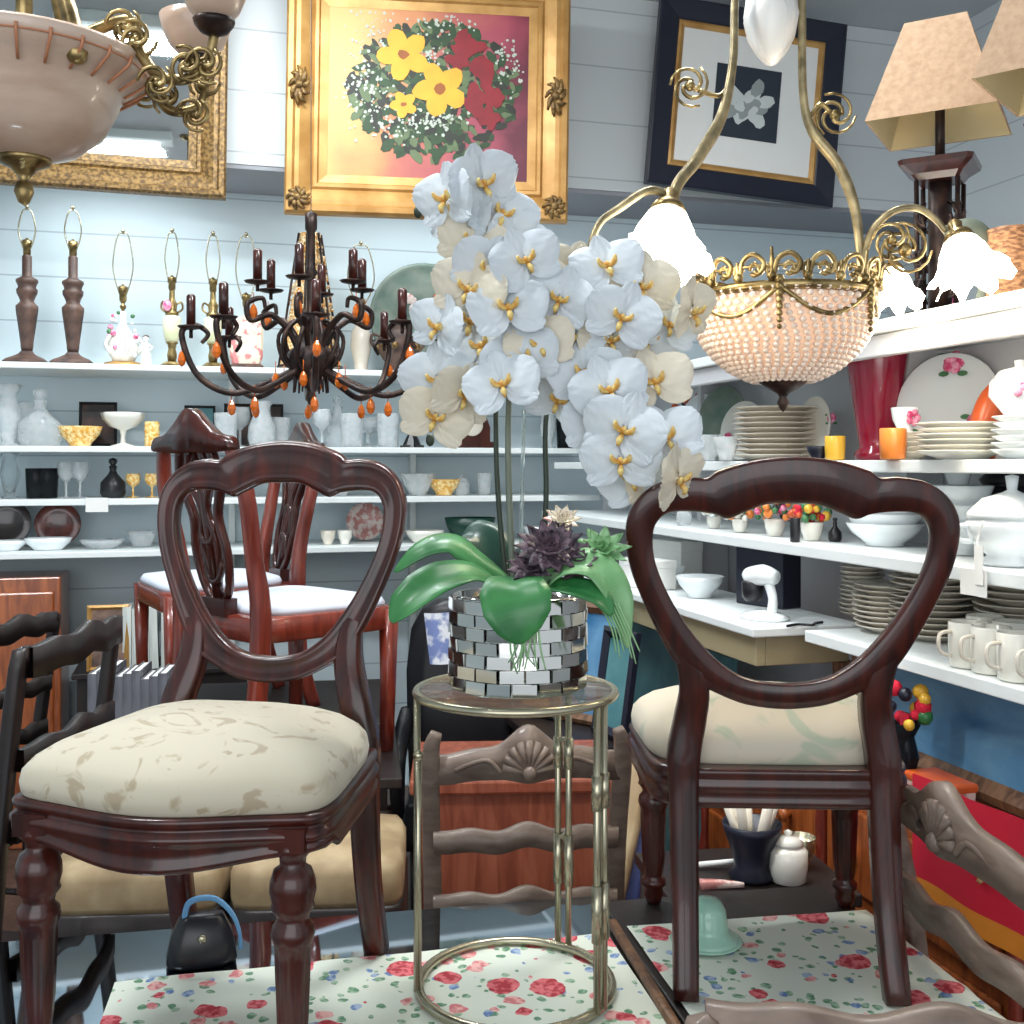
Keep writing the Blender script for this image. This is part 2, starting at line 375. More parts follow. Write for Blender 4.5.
area((-.4, -2.2, 2.1), (math.radians(82), 0, math.radians(-4)), 4.2, 2.4, 66, (.95, .97, 1))  # unseen fill light added behind the camera
cam = bpy.data.cameras.new('camera'); co = bpy.data.objects.new('camera', cam); COL.objects.link(co)
co.location = (0, 0, CAMZ); co.rotation_euler = (PI/2, 0, 0); cam.sensor_width = 36; cam.lens = F/1024*36; cam.shift_y = (HY-512)/1024; cam.clip_start = .02
scene.camera = co
scene.view_settings.view_transform = 'Standard'; scene.view_settings.look = 'None'; scene.view_settings.exposure = 0
# ------------------------------------------------------------------ balloon-back chairs
OUT = [(0, 40), (120, 52), (215, 80), (248, 101), (300, 99), (375, 112), (435, 150), (473, 210), (480, 285), (463, 375), (428, 465), (383, 560), (335, 645), (285, 705), (225, 738), (140, 775), (70, 790), (0, 795)]
INN = [(0, 177), (75, 180), (140, 205), (185, 222), (225, 208), (300, 200), (360, 206), (393, 240), (400, 290), (390, 355), (360, 430), (315, 510), (265, 580), (205, 645), (140, 690), (90, 707), (45, 714), (0, 716)]
def closed_half(pts): return pts+[(-x, y) for x, y in pts[1:-1][::-1]]
TURN = [(.026, .312), (.027, .30), (.019, .292), (.018, .282), (.027, .276), (.032, .262), (.033, .250), (.029, .236), (.031, .230), (.024, .222), (.022, .214), (.029, .206), (.031, .196), (.027, .184), (.025, .18, .05), (.024, .165, .09), (.021, .09, .09), (.018, .055, .05), (.017, .05), (.024, .045), (.025, .036), (.018, .03), (.02, .016), (.014, 0)]
def seat_outline(n, fw, rw, yf, yr, serp=.02, pw=5.0):
    out = []
    for i in range(n):
        a = 2*PI*i/n; c, s = math.cos(a), math.sin(a)
        k = (abs(c)**pw+abs(s)**pw)**(-1/pw); u, v = c*k, s*k
        t = (v+1)/2
        y = yf+(yr-yf)*t; w = fw*(1-t)+rw*t
        x = u*w
        if v < 0: y -= serp*math.cos(min(1, abs(u))*PI*1.15)*(-v)**6 
        out.append((x, y))
    return out
def balloon_chair(label, loc, yaw, Wd, Hr, top, px_post, seatmat, fw=.235, rw=.185, fl=.2, yfl=-.2, dz=0):
    t = thing('balloon_back_chair', label, 'chair', loc, yaw, 'balloon back chairs on the display table')
    m = M['mahog']; sc = Wd/960
    yb = lambda z: .185+.09*max(0, (z-.40)/.5)**1.0
    # back hoop
    o = spl([(x, 0, y) for x, y in closed_half(OUT)], 4, True); i_ = spl([(x, 0, y) for x, y in closed_half(INN)], 4, True)
    vz = Hr/755
    rings = []
    for a, b in zip(o, i_):
        A = V((a.x*sc, 0, top-(a.z-40)*vz)); B = V((b.x*sc, 0, top-(b.z-40)*vz))
        c = (A+B)/2; h = (A-B)/2; ring = []
        for (u, d) in [(1, 0), (.93, -.75), (.72, -1.15), (.5, -.8), (-.45, -.85), (-.72, -1.15), (-.93, -.75), (-1, 0), (-.96, .7), (-.82, .95), (0, 1.0), (.82, .95), (.96, .7)]:
            p = c+h*u; ring.append((p.x, yb(p.z)+d*.015, p.z))
        rings.append(ring)
    n = len(rings[0]); mb = MB(); vs = [p for r in rings for p in r]; fs = []
    for q in range(len(rings)):
        r2 = (q+1) % len(rings)
        for k in range(n): l = (k+1) % n; fs.append((q*n+k, r2*n+k, r2*n+l, q*n+l))
    mb.add(vs, fs); mb.build('back_hoop', m, t)
    # rear legs run up into the hoop
    jz = top-(645-40)*vz; jx = 300*sc
    for s in (-1, 1):
        pts = spl([(s*px_post*1.02, .255, 0), (s*px_post, .215, .14), (s*px_post, .19, .30), (s*px_post*1.0, .185, .38), (s*px_post*.93, .187, .45), (s*(px_post*.45+jx*.45), yb(jz-.06), jz-.05), (s*jx*1.0, yb(jz+.02), jz+.02), (s*jx*1.12, yb(jz+.06), jz+.07)], 5)
        mb = MB(); mb.tube(pts, [(.020, .019), (.021, .020), (.024, .022), (.027, .024), (.026, .022), (.024, .018), (.019, .013), (.006, .006)], sec=SQ, up=(0, 1, 0)); mb.build('rear_leg', m, t)
    for s in (-1, 1):
        mb = MB(); mb.lathe([(q[0], q[1]*(.312+dz)/.312, *q[2:]) for q in TURN], 30, TR(s*fl, yfl, 0)); mb.box(s*fl-.026, s*fl+.026, yfl-.026, yfl+.026, .302+dz, .335+dz); mb.build('front_leg', m, t)
    # seat rail with mouldings
    yf, yr = yfl-.042, .20
    N = 64; base = seat_outline(N, fw, rw, yf, yr, .022, 7)
    prof = [(.94, .352), (1.0, .352), (1.014, .346), (1.0, .338), (.994, .335), (1.0, .332), (1.022, .326), (1.024, .319), (1.006, .314), (1.002, .303), (1.016, .298), (1.014, .290), (.985, .286), (.93, .286)]
    rings = [[(x*k, yr*.3+(y-yr*.3)*k, z+dz-(.014*math.cos(x/fw*PI*.9) if (z < .31 and y < yf+.08) else 0)) for x, y in base] for k, z in prof]
    mb = MB(); mb.layers(rings, True, True); mb.build('seat_rail', m, t)
    # cushion
    prof = [(.985, .350), (1.015, .356), (1.025, .372), (1.01, .39), (.96, .404), (.86, .419), (.7, .433), (.5, .444), (.3, .450), (.1, .453)]
    cb = seat_outline(N, fw*.985, rw*.98, yf+.005, yr-.034, .02, 5)
    rings = [[(x*k, (yf+yr)/2+(y-(yf+yr)/2)*k, z+dz) for x, y in cb] for k, z in prof]
    mb = MB(); mb.layers(rings, True, True); mb.build('seat_cushion', seatmat, t)
    return t
TZ = CAMZ-.882
balloon_chair('dark mahogany balloon back chair with cream brocade seat, facing forward on the left', (-.468, 1.77, TZ+.003), math.radians(-9.5), .475, .435, .925, .18, M['seat'], fw=.25, rw=.215, fl=.195, yfl=-.195, dz=.04)
balloon_chair('dark mahogany balloon back chair seen from behind, right of the glass side table', (.468, 2.055, TZ+.003), math.radians(177.5), .54, .425, .893, .168, M['seat_mint'], fw=.245, rw=.215, fl=.19, yfl=-.15, dz=.012)
# ------------------------------------------------------------------ display tables
TR0 = V((.235, 1.93)); TA = math.radians(11)
def tl(x, y, z=TZ): return V((TR0.x+x*math.cos(TA)-y*math.sin(TA), TR0.y+x*math.sin(TA)+y*math.cos(TA), z))
def rect_mb(x0, x1, y0, y1, z0, z1): mb = MB(); mb.box(x0, x1, y0, y1, z0, z1); return mb
tA = thing('glass_table', 'large mirrored glass topped display table under the left chair', 'table', tl(0, 0, 0), TA)
rect_mb(-1.25, -.004, -.52, .33, TZ-.012, TZ).build('glass_top', M['mirrortop'], tA, .003)
rect_mb(-1.2, -.05, -.47, .28, TZ-.075, TZ-.014).build('frame', M['darkwood'], tA, .003)
for x in (-1.17, -.1):
    for y in (-.44, .24): rect_mb(x-.03, x+.03, y-.03, y+.03, 0, TZ-.075).build('leg', M['darkwood'], tA, .004)
tB = thing('display_table', 'wooden display table under the right chair, mostly hidden by floral cloth', 'table', tl(0, 0, 0), TA)
rect_mb(.0, .485, -.50, .30, TZ-.03, TZ).build('table_top', M['darkwood'], tB, .004)
rect_mb(.05, .45, -.47, .26, TZ-.1, TZ-.032).build('apron', M['darkwood'], tB, .003)
for x in (.05, .44):
    for y in (-.46, .25): rect_mb(x-.025, x+.025, y-.025, y+.025, 0, TZ-.1).build('leg', M['darkwood'], tB, .004)
mb = MB(); mb.tube([(-.03, -.42, TZ+.010), (-.012, .17, TZ+.010)], .008, 6, up=(0, 0, 1), sec=SQ)
tag(mb.build('wooden_stick', M['brownwood'], loc=tl(0, 0, 0), rz=TA), 'thin brown wooden stick lying across the floral cloth by the glass side table', 'stick')
def floral(name):
    m, nt, b = newmat(name); setin(b, rough=.75)
    tc = node(nt, 'ShaderNodeTexCoord'); L = nt.links
    wob = node(nt, 'ShaderNodeTexNoise'); wob.inputs['Scale'].default_value = 30; L.new(tc.outputs['Object'], wob.inputs['Vector'])
    mv = node(nt, 'ShaderNodeVectorMath', operation='MULTIPLY_ADD'); mv.inputs[1].default_value = (.022,)*3; L.new(wob.outputs['Color'], mv.inputs[0]); L.new(tc.outputs['Object'], mv.inputs[2])
    cur = None
    def layer(prev, scale, thr, ca, cb, pick, off, rnd=.8):
        mp = node(nt, 'ShaderNodeMapping'); mp.inputs['Location'].default_value = (off, off*1.7, 0); mp.inputs['Scale'].default_value = (1, 1, .001); L.new(mv.outputs[0], mp.inputs[0])
        vo = node(nt, 'ShaderNodeTexVoronoi'); vo.inputs['Scale'].default_value = scale; vo.inputs['Randomness'].default_value = rnd; L.new(mp.outputs[0], vo.inputs['Vector'])
        sp = node(nt, 'ShaderNodeSeparateColor'); L.new(vo.outputs['Color'], sp.inputs[0])
        lt = node(nt, 'ShaderNodeMath', operation='LESS_THAN'); lt.inputs[1].default_value = thr; L.new(vo.outputs['Distance'], lt.inputs[0])
        pk = node(nt, 'ShaderNodeMath', operation='LESS_THAN'); pk.inputs[1].default_value = pick; L.new(sp.outputs[0], pk.inputs[0])
        mu = node(nt, 'ShaderNodeMath', operation='MULTIPLY'); L.new(lt.outputs[0], mu.inputs[0]); L.new(pk.outputs[0], mu.inputs[1])
        n2 = node(nt, 'ShaderNodeTexNoise'); n2.inputs['Scale'].default_value = 85; L.new(tc.outputs['Object'], n2.inputs['Vector'])
        rp = node(nt, 'ShaderNodeValToRGB'); e = rp.color_ramp.elements; e[0].position = .42; e[1].position = .58; e[0].color = c4(ca); e[1].color = c4(cb); L.new(n2.outputs['Fac'], rp.inputs[0])
        mx = node(nt, 'ShaderNodeMix', data_type='RGBA'); L.new(mu.outputs[0], mx.inputs[0]); L.new(rp.outputs[0], mx.inputs[7])
        if prev is None: mx.inputs[6].default_value = c4(sr(216, 222, 208))
        else: L.new(prev, mx.inputs[6])
        return mx.outputs[2]
    c = layer(None, 42, .34, sr(92, 138, 104), sr(160, 188, 160), .72, 3.1)
    c = layer(c, 30, .30, sr(96, 128, 176), sr(164, 182, 206), .42, 7.7)
    c = layer(c, 22, .34, sr(208, 120, 122), sr(232, 178, 172), .46, 5.2)
    c = layer(c, 12.5, .40, sr(176, 40, 54), sr(224, 116, 122), .62, 1.3, .7)
    L.new(c, b.inputs['Base Color'])
    return m
M['floral'] = floral('rose_print_cotton')
def cloth(x0, x1, y0, y1, skx, droop, label):
    mb = MB()
    def fn(u, v):
        x = x0+(x1-x0)*u; y = y0+(y1-y0)*v+skx*(u-.5)
        z = TZ+.0025+.0012*math.sin(23*x+9*y)*math.sin(17*y)+.0012
        if droop and x > .505:
            e = x-.505; z -= e*1.3; x = .505+e*.55+.012*math.sin(30*y)
        return (x, y, z)
    mb.grid(fn, 50, 24)
    o = mb.build('floral_tablecloth', M['floral'], loc=tl(0, 0, 0), rz=TA)
    return tag(o, label, 'tablecloth', 'rose print cloths on the display tables')
cloth(-.905, -.03, -.48, .13, .03, False, 'white cotton cloth with red rose print, left one under the glass side table')
cloth(.015, .66, -.48, .155, -.02, True, 'white rose print cloth under the right chair with one corner hanging off')
# ------------------------------------------------------------------ glass nest side table
st = thing('side_table', 'round glass side table with champagne metal legs standing on the floral cloth', 'side table', (.006, 1.85, TZ+.004))
H = .502; r = .166
mb = MB(); mb.lathe([(1e-6, H-.008), (r-.006, H-.008), (r-.002, H-.004), (r-.002, H), (r-.006, H+.002), (1e-6, H+.002)], 48); mb.build('glass_top', M['tabglass'], st)
ring = lambda rr, z, k=48: [(rr*math.cos(2*PI*i/k), rr*math.sin(2*PI*i/k), z) for i in range(k)]
mb = MB(); mb.tube(ring(r, H-.004), (.0075), 8, True); mb.build('top_rim', M['nickel'], st)
mb = MB(); mb.tube(ring(r-.004, .008), .008, 8, True); mb.build('base_ring', M['nickel'], st)
for a in (-2.95, -.62, 1.02):
    mb = MB(); c, s = math.cos(a), math.sin(a); q = V((-s, c, 0))
    for k, (o_, z0, z1) in enumerate([(-.011, .008, H-.006), (.011, .008, H-.006)] if a != -2.95 else [(0, .008, H-.006), (.016, .02, H-.10)]):
        p = V((c*r, s*r, 0))+q*o_; mb.tube([(p.x, p.y, z0), (p.x, p.y, z1)], .0058, 8)
        if a == -2.95 and k: mb.sphere((p.x, p.y, z1), .009)
    p = V((c*r, s*r, 0))
    if a != -2.95:
        for z0, z1 in ((.12, .21), (.33, .385)):
            for o_ in (-.011, .011):
                q2 = p+q*o_; mb.tube([(q2.x, q2.y, z0), (q2.x, q2.y, z1)], .0088, 8)
            mb.box(-.016, .016, -.005, .005, z1-.008, z1, TR(p) @ RZ(a+PI/2))
    mb.build('leg', M['nickel'], st)
# ------------------------------------------------------------------ carved ladder-back chairs
def slat_mb(w, z0, h, wave, shell, M_=None):
    mb = MB(); n = 33; rows = []
    def edge(u, top):
        c = math.cos(u*PI/2); b = (.034 if shell else .014)*c*c+(.006 if shell else .009)*math.cos(3*PI*u)*c
        return z0+(h if top else 0)+b*(1.0 if top else .75)+(shell*math.exp(-(u/.22)**2) if top else -shell*.9*math.exp(-(u/.2)**2))
    for yy, k in ((-.011, .0), (-.014, .12), (-.008, .2), (-.008, .8), (-.014, .88), (-.011, 1.0), (.011, 1.0), (.011, 0)):
        rows.append([(u*w, yy+.03*(1-u*u), edge(u, False)*(1-k)+edge(u, True)*k) for u in [(-1+2*i/(n-1)) for i in range(n)]])
    vs = [p for r in rows for p in r]; fs = []
    for j in range(len(rows)):
        l = (j+1) % len(rows)
        for i in range(n-1): fs.append((j*n+i, j*n+i+1, l*n+i+1, l*n+i))
    mb.add(vs, fs)
    if shell:
        zc = z0+h*.5+.028
        for k in range(9):
            a = PI*(.02+.96*k/8); mb.tube([(0, .046, zc-.03), (.058*math.cos(a), .040, zc-.022+.062*math.sin(a))], [.005, .011], 6)
        mb.sphere((0, .044, zc-.03), .018, 8, 6)
        for s in (-1, 1): mb.tube(spl([(s*.06, .042, zc-.03), (s*.09, .038, zc-.002), (s*.13, .03, zc-.012), (s*.16, .024, zc-.026)], 4), .006, 6)
    return mb
def ladder_chair(label, loc, yaw, mat, seatmat, Ht=1.02, w=.225, slats=3, group=None, shell=.028):
    t = thing('ladder_back_chair', label, 'chair', loc, yaw, group)
    for s in (-1, 1):
        mb = MB(); mb.tube(spl([(s*w*.93, .21, 0), (s*w*.95, .18, .25), (s*w*.97, .175, .46), (s*w, .2, .75), (s*w*1.02, .25, Ht-.06), (s*w*.96, .26, Ht-(0 if shell else .045))], 4), [(.017, .015), (.02, .018), (.021, .019), (.02, .016), (.019, .014), (.012, .01)], sec=SQ, up=(0, 1, 0)); mb.build('rear_leg', mat, t)
        mb = MB(); mb.tube(spl([(s*w*1.05, -.2, 0), (s*w*1.02, -.185, .12), (s*w*1.06, -.19, .3), (s*w*1.08, -.19, .43)], 4), [.015, .014, .021, .024], 8); mb.build('front_leg', mat, t)
    zs = [Ht-(.115 if shell else .08), Ht-.27, Ht-.415][:slats]
    for k, z in enumerate(zs):
        mb = slat_mb(w*.99, z, .062 if k == 0 else .045, 1, shell if k == 0 else 0)
        o = mb.build('crest_rail' if k == 0 else 'slat', mat, t); o.location.y = .205+.045*((z-.55)/.45); 
    mb = MB(); N = 40; o_ = seat_outline(N, w*1.12, w*.95, -.215, .19, .01, 8)
    mb.layers([[(x, y, .40) for x, y in o_], [(x*1.01, y*1.01, .43) for x, y in o_], [(x*.96, y*.96, .45) for x, y in o_]]); mb.build('seat_frame', mat, t)
    mb = MB(); mb.layers([[(x*.9, y*.9, .45) for x, y in o_], [(x*.88, y*.88, .468) for x, y in o_], [(x*.5, y*.5, .478) for x, y in o_]]); mb.build('seat_pad', seatmat, t)
    for s in (-1, 1):
        mb = MB(); mb.tube([(s*w*1.03, -.185, .2), (s*w*.95, .18, .2)], .011, 8); mb.build('stretcher', mat, t)
    return t
LG = 'carved ladder back chairs round the tables'
ladder_chair('grey carved ladder back chair with shell crest, behind the glass side table', (.008, 2.66, 0), math.radians(186), M['weather'], M['terracotta'], 1.02, .208, 3, LG)
ladder_chair('grey carved ladder back chair at the right end of the table, turned sideways', (.995, 1.87, 0), math.radians(96), M['weather'], M['terracotta'], 1.055, .27, 3, LG)
ladder_chair('grey carved chair whose wavy top rail crosses the bottom right corner', (.485, 1.43, 0), math.radians(174), M['weather'], M['terracotta'], 1.026, .25, 3, LG, 0)
DG = 'dark ladder back chairs on the left'
ladder_chair('dark ladder back chair at the far left, half hidden behind the front chair seat', (-1.235, 2.46, 0), math.radians(268), M['darkwood'], M['black'], 1.25, .235, 3, DG, 0)
ladder_chair('dark ladder back chair on the left, standing just behind another dark one', (-1.78, 3.4, 0), math.radians(262), M['darkwood'], M['black'], 1.14, .235, 3, DG, 0)
# ------------------------------------------------------------------ white-seated mahogany chairs on a side table
def splat_chair(label, loc, yaw, mat=M['redwood'], dm=M['mahog']):
    t = thing('splat_back_chair', label, 'chair', loc, yaw, 'red mahogany chairs with white seats')
    w = .20
    for s in (-1, 1):
        mb = MB(); mb.tube(spl([(s*w*.9, .26, 0), (s*w*.92, .21, .2), (s*w*.95, .2, .45), (s*w*.92, .215, .6), (s*w*.98, .25, .8), (s*w*.8, .275, .93)], 5), [(.017, .02), (.019, .023), (.02, .024), (.017, .02), (.017, .018), (.016, .014)], sec=SQ, up=(0, 1, 0)); mb.build('rear_leg', mat, t)
        mb = MB(); mb.tube([(s*.215, -.2, 0), (s*.217, -.205, .2), (s*.22, -.205, .43)], [.016, .018, .023], sec=SQ, up=(0, 1, 0)); mb.build('front_leg', mat, t)
    N = 48; o_ = seat_outline(N, .24, .205, -.23, .215, .0, 9)
    mb = MB(); mb.layers([[(x*.97, y*.97, .37) for x, y in o_], [(x, y, .375) for x, y in o_], [(x, y, .435) for x, y in o_], [(x*.98, y*.98, .44) for x, y in o_]]); mb.build('seat_rail', mat, t)
    o2 = seat_outline(N, .235, .175, -.225, .175, .0, 6)
    mb = MB(); mb.layers([[(x*.99, y*.99, .44) for x, y in o2], [(x, y, .452) for x, y in o2], [(x*.96, y*.96, .468) for x, y in o2], [(x*.7, y*.7, .478) for x, y in o2], [(x*.2, y*.2, .481) for x, y in o2]]); mb.build('seat', M['seat_white'], t)
    # crest
    pr = [(-.19, .91), (-.175, .945), (-.12, .955), (-.07, .985), (0, 1.03), (.07, .985), (.12, .955), (.175, .945), (.19, .91), (.13, .905), (.07, .90), (0, .905), (-.07, .90), (-.13, .905)]
    c = [(p.x, p.y) for p in spl([(a, b, 0) for a, b in pr], 4, True)]
    mb = MB(); mb.layers([[(x, .262+.05*(z-.9), z) for x, z in c], [(x*.99, .296+.05*(z-.9), .955+(z-.955)*.98) for x, z in c]], True, True); mb.build('crest_rail', dm, t)
    # pierced splat
    mb = MB(); yy = lambda z: .195+.085*max(0, (z-.44)/.5)
    for s in (-1, 1):
        mb.tube([(p.x, yy(p.z), p.z) for p in spl([(s*.075, 0, .91), (s*.095, 0, .82), (s*.06, 0, .72), (s*.075, 0, .62), (s*.06, 0, .52), (s*.025, 0, .475), (0, 0, .468)], 5)], (.012, .008), sec=SQ, up=(0, 1, 0))
        mb.tube([(p.x, yy(p.z), p.z) for p in spl([(s*.03, 0, .91), (s*.05, 0, .83), (s*.012, 0, .74), (s*.035, 0, .64), (s*.012, 0, .52)], 5)], (.011, .007), sec=SQ, up=(0, 1, 0))
    for z, r_ in ((.86, .032), (.68, .03), (.57, .034)):
        mb.tube([(r_*math.cos(2*PI*i/16), yy(z), z+r_*1.2*math.sin(2*PI*i/16)) for i in range(16)], (.008, .007), sec=SQ, up=(0, 1, 0), closed=True)
    mb.tube([(0, yy(.44), .44), (0, yy(.91), .91)], (.013, .007), sec=SQ, up=(0, 1, 0))
    mb.box(-.06, .06, .185, .225, .435, .485); mb.build('splat', dm, t, 0)
    return t
STZ = .73
def support_table(name, label, cx, cy, sx, sy, rz, h, mat):
    t = thing(name, label, 'table', (cx, cy, 0), rz)
    mb = MB(); mb.box(-sx, sx, -sy, sy, h-.03, h); mb.build('table_top', mat, t, .004)
    mb = MB(); mb.box(-sx+.04, sx-.04, -sy+.04, sy-.04, h-.11, h-.032); mb.build('apron', mat, t, .003)
    for x in (-1, 1):
        for y in (-1, 1): mb = MB(); mb.tube([(x*(sx-.06), y*(sy-.06), 0), (x*(sx-.06), y*(sy-.06), h-.1)], [.022, .032], sec=SQ, up=(0, 1, 0)); mb.build('leg', mat, t)
    return t
support_table('side_table', 'dark wooden table carrying the white seated mahogany chairs', -.90, 3.70, .50, .72, math.radians(8), STZ, M['darkwood'])
splat_chair('red mahogany chair with white seat, its pierced back nearest the camera', (-.70, 3.35, STZ+.002), math.radians(137)).scale = (1.08, 1.08, 1.0)
splat_chair('red mahogany chair with white seat, standing behind the other and facing left', (-1.06, 3.99, STZ+.002), math.radians(-60)).scale = (1.1, 1.1, 1.0)
# ------------------------------------------------------------------ low cushioned stools behind the table
def stool(label, loc, yaw):
    t = thing('upholstered_stool', label, 'stool', loc, yaw, 'cream cushioned stools behind the display table')
    N = 40; o_ = seat_outline(N, .205, .205, -.2, .2, 0, 9)
    mb = MB(); mb.layers([[(x, y, 0.450) for x, y in o_], [(x*1.02, y*1.02, 0.465) for x, y in o_], [(x*1.02, y*1.02, 0.555) for x, y in o_], [(x*.99, y*.99, 0.562) for x, y in o_]]); mb.build('seat_frame', M['darkwood'], t)
    mb = MB(); mb.layers([[(x*.99, y*.99, 0.562) for x, y in o_], [(x*1.0, y*1.0, 0.575) for x, y in o_], [(x*1.0, y*1.0, 0.635) for x, y in o_], [(x*.94, y*.94, 0.66) for x, y in o_], [(x*.5, y*.5, 0.675) for x, y in o_]]); mb.build('cushion', M['seat_old'], t)
    for x in (-1, 1):
        for y in (-1, 1): mb = MB(); mb.tube([(x*.18, y*.175, 0), (x*.18, y*.175, .46)], [.018, .024], 8); mb.build('leg', M['darkwood'], t)
    return t
stool('old gold cushioned stool on dark frame, directly behind the front legs of the left chair', (-.90, 2.74, 0.0), math.radians(4))
stool('old gold cushioned stool on dark frame, next to the grey carved ladder chair', (-.475, 2.77, 0.0), math.radians(4))
# ------------------------------------------------------------------ beaded basket chandelier
def at_local(o, px, py, d): return P(px, py, d)-V(o)
c0 = V(((783-CX)/F*2.3, 2.3, 0)); zr = P(0, 300, 2.3).z
ch = thing('basket_chandelier', 'lit brass chandelier with beaded crystal basket and frosted flower shades', 'chandelier', (c0.x, c0.y, zr))
r = .190
mb = MB()
NB, NR = 56, 18
for j in range(NR):
    ph = j/NR*1.30
    rr = r*math.cos(ph)*1.0 if j else r; z = -.178*math.sin(ph)
    nb = max(10, int(NB*(.35+.65*math.cos(ph))))
    for i in range(nb):
        a = 2*PI*(i+.5*(j % 2))/nb; mb.sphere((rr*math.cos(a), rr*math.sin(a), z), .0078, 6, 4, (1, 1, .85))
mb.build('bead_basket', M['bead'], ch)
mb = MB(); mb.lathe([(r*.95*math.cos(p), -.168*math.sin(p)) for p in [i/10*1.45 for i in range(11)]], 32); mb.build('bowl_liner', M['bowl_in'], ch)
mb = MB(); mb.lathe([(r-.004, -.006), (r+.006, -.004), (r+.008, .006), (r+.004, .012), (r-.006, .012), (r-.006, -.006)], 40)
for k in range(18):
    a = 2*PI*k/18; b = a+PI/18
    p = lambda q, rr, z: (rr*math.cos(q), rr*math.sin(q), z)
    mb.tube(spl([p(a-.16, r, .012), p(a-.12, r+.006, .05), p(a, r+.01, .062), p(a+.1, r+.006, .045), p(a+.06, r+.004, .026), p(a, r+.004, .03)], 4), .0052, 6)
    mb.sphere(p(b, r+.004, .02), .010, 6, 5)
    mb.tube([p(b, r, .01), p(b, r+.008, .075 if k % 3 == 0 else .05)], [.007, .003], 6)
mb.tube([p(2*PI*i/40, r+.004, .04) for i in range(40)], .003, 5, True)
for k in range(36):
    a = 2*PI*k/36; sg = 1 if k % 2 else -1
    mb.tube([((r+.002)*math.cos(a+sg*.05*math.cos(t*.8)), (r+.002)*math.sin(a+sg*.05*math.cos(t*.8)), .032+.016*math.sin(t*.8)*(1-.06*t)) for t in range(8)], .0042, 5)
mb.build('crown_band', M['brass'], ch)
mb = MB()
for k in range(6):
    a0, a1 = 2*PI*k/6+.25, 2*PI*(k+1)/6+.25
    mb.tube([((r+.006-.012*math.sin(PI*i/14))*math.cos(a0+(a1-a0)*i/14), (r+.006-.012*math.sin(PI*i/14))*math.sin(a0+(a1-a0)*i/14), .0-.052*math.sin(PI*i/14)) for i in range(15)], .0055, 6)
    for i in range(8): mb.sphere(((r+.007)*math.cos(a0), (r+.007)*math.sin(a0), .012-.013*i), .0105-.0007*i, 6, 4)
mb.build('garland', M['brass'], ch)
mb = MB(); mb.lathe([(1e-6, -.235), (.006, -.228), (.013, -.215), (.008, -.203), (.012, -.196), (.03, -.186), (.048, -.174), (.05, -.168), (1e-6, -.166)], 18); mb.build('finial', M['iron'], ch)
# rods from the crown up to the hub, photo traced
def lp(px, py, d): return P(px, py, d)-V((c0.x, c0.y, zr))
hubz = lp(783, -60, 2.3).z
rodL = [lp(742, -75, 2.27), lp(735, 0, 2.25), lp(733, 60, 2.22), lp(722, 115, 2.2), lp(698, 158, 2.18), lp(674, 196, 2.16), lp(684, 262, 2.19), lp(700, 296, 2.24)]
rodR = [lp(800, -75, 2.3), lp(802, 0, 2.3), lp(803, 90, 2.3), lp(812, 130, 2.3), lp(838, 165, 2.3), lp(854, 205, 2.29), lp(860, 250, 2.29), lp(862, 290, 2.3)]
rodB = [V((.01, .04, hubz)), V((.01, .05, .5)), V((.0, .09, .3)), V((-.01, .17, .17)), V((0, .186, .03))]
def leaf_curl(mb, p, s, q=1):
    for k in range(3):
        a0 = k*2.1; mb.tube([V(p)+V((q*(.012+.03*t)*s*math.cos(a0+q*4.2*t), .01*math.sin(a0), (.012+.03*t)*s*math.sin(a0+q*4.2*t))) for t in [i/10 for i in range(11)]], [.005, .0025], 6)
    mb.sphere(p, .011*s, 6, 5)
for k, rp in enumerate((rodL, rodR)):
    mb = MB(); mb.tube(spl(rp, 8), [.0085, .0085, .009, .013, .012, .009, .009], 8)
    mb.build('rod', M['brass_pale'], ch)
mb = MB(); leaf_curl(mb, lp(690, 86, 2.2), 1.0, -1); mb.tube(spl([lp(698, 90, 2.2), lp(718, 96, 2.21), lp(727, 88, 2.22)], 4), .005, 6)
mb.build('leaf_scroll', M['brass'], ch); mb = MB(); leaf_curl(mb, lp(835, 115, 2.3), 1.1, 1); mb.tube(spl([lp(808, 120, 2.3), lp(820, 104, 2.3), lp(830, 112, 2.3)], 4), .005, 6); mb.build('leaf_scroll', M['brass'], ch)
armL = [lp(674, 200, 2.16), lp(650, 190, 2.12), lp(620, 208, 2.10), lp(598, 226, 2.09), lp(590, 262, 2.09), lp(612, 285, 2.1)]
armR = [lp(862, 262, 2.29), lp(872, 232, 2.28), lp(892, 212, 2.26), lp(916, 208, 2.25), lp(934, 218, 2.25), lp(946, 232, 2.25)]
armB = [lp(850, 285, 2.35), lp(872, 262, 2.45), lp(890, 258, 2.5), lp(898, 268, 2.5)]
for a_ in (armL, armR, armB):
    mb = MB(); mb.tube(spl(a_, 6), [.008, .0085, .007, .006], 8); mb.build('arm', M['brass_pale'], ch)
for q_ in ((905, 250, 2.25, 1.4, 1), (892, 240, 2.25, 1, -1)): mb = MB(); leaf_curl(mb, lp(*q_[:3]), q_[3], q_[4]); mb.build('leaf_scroll', M['brass'], ch)
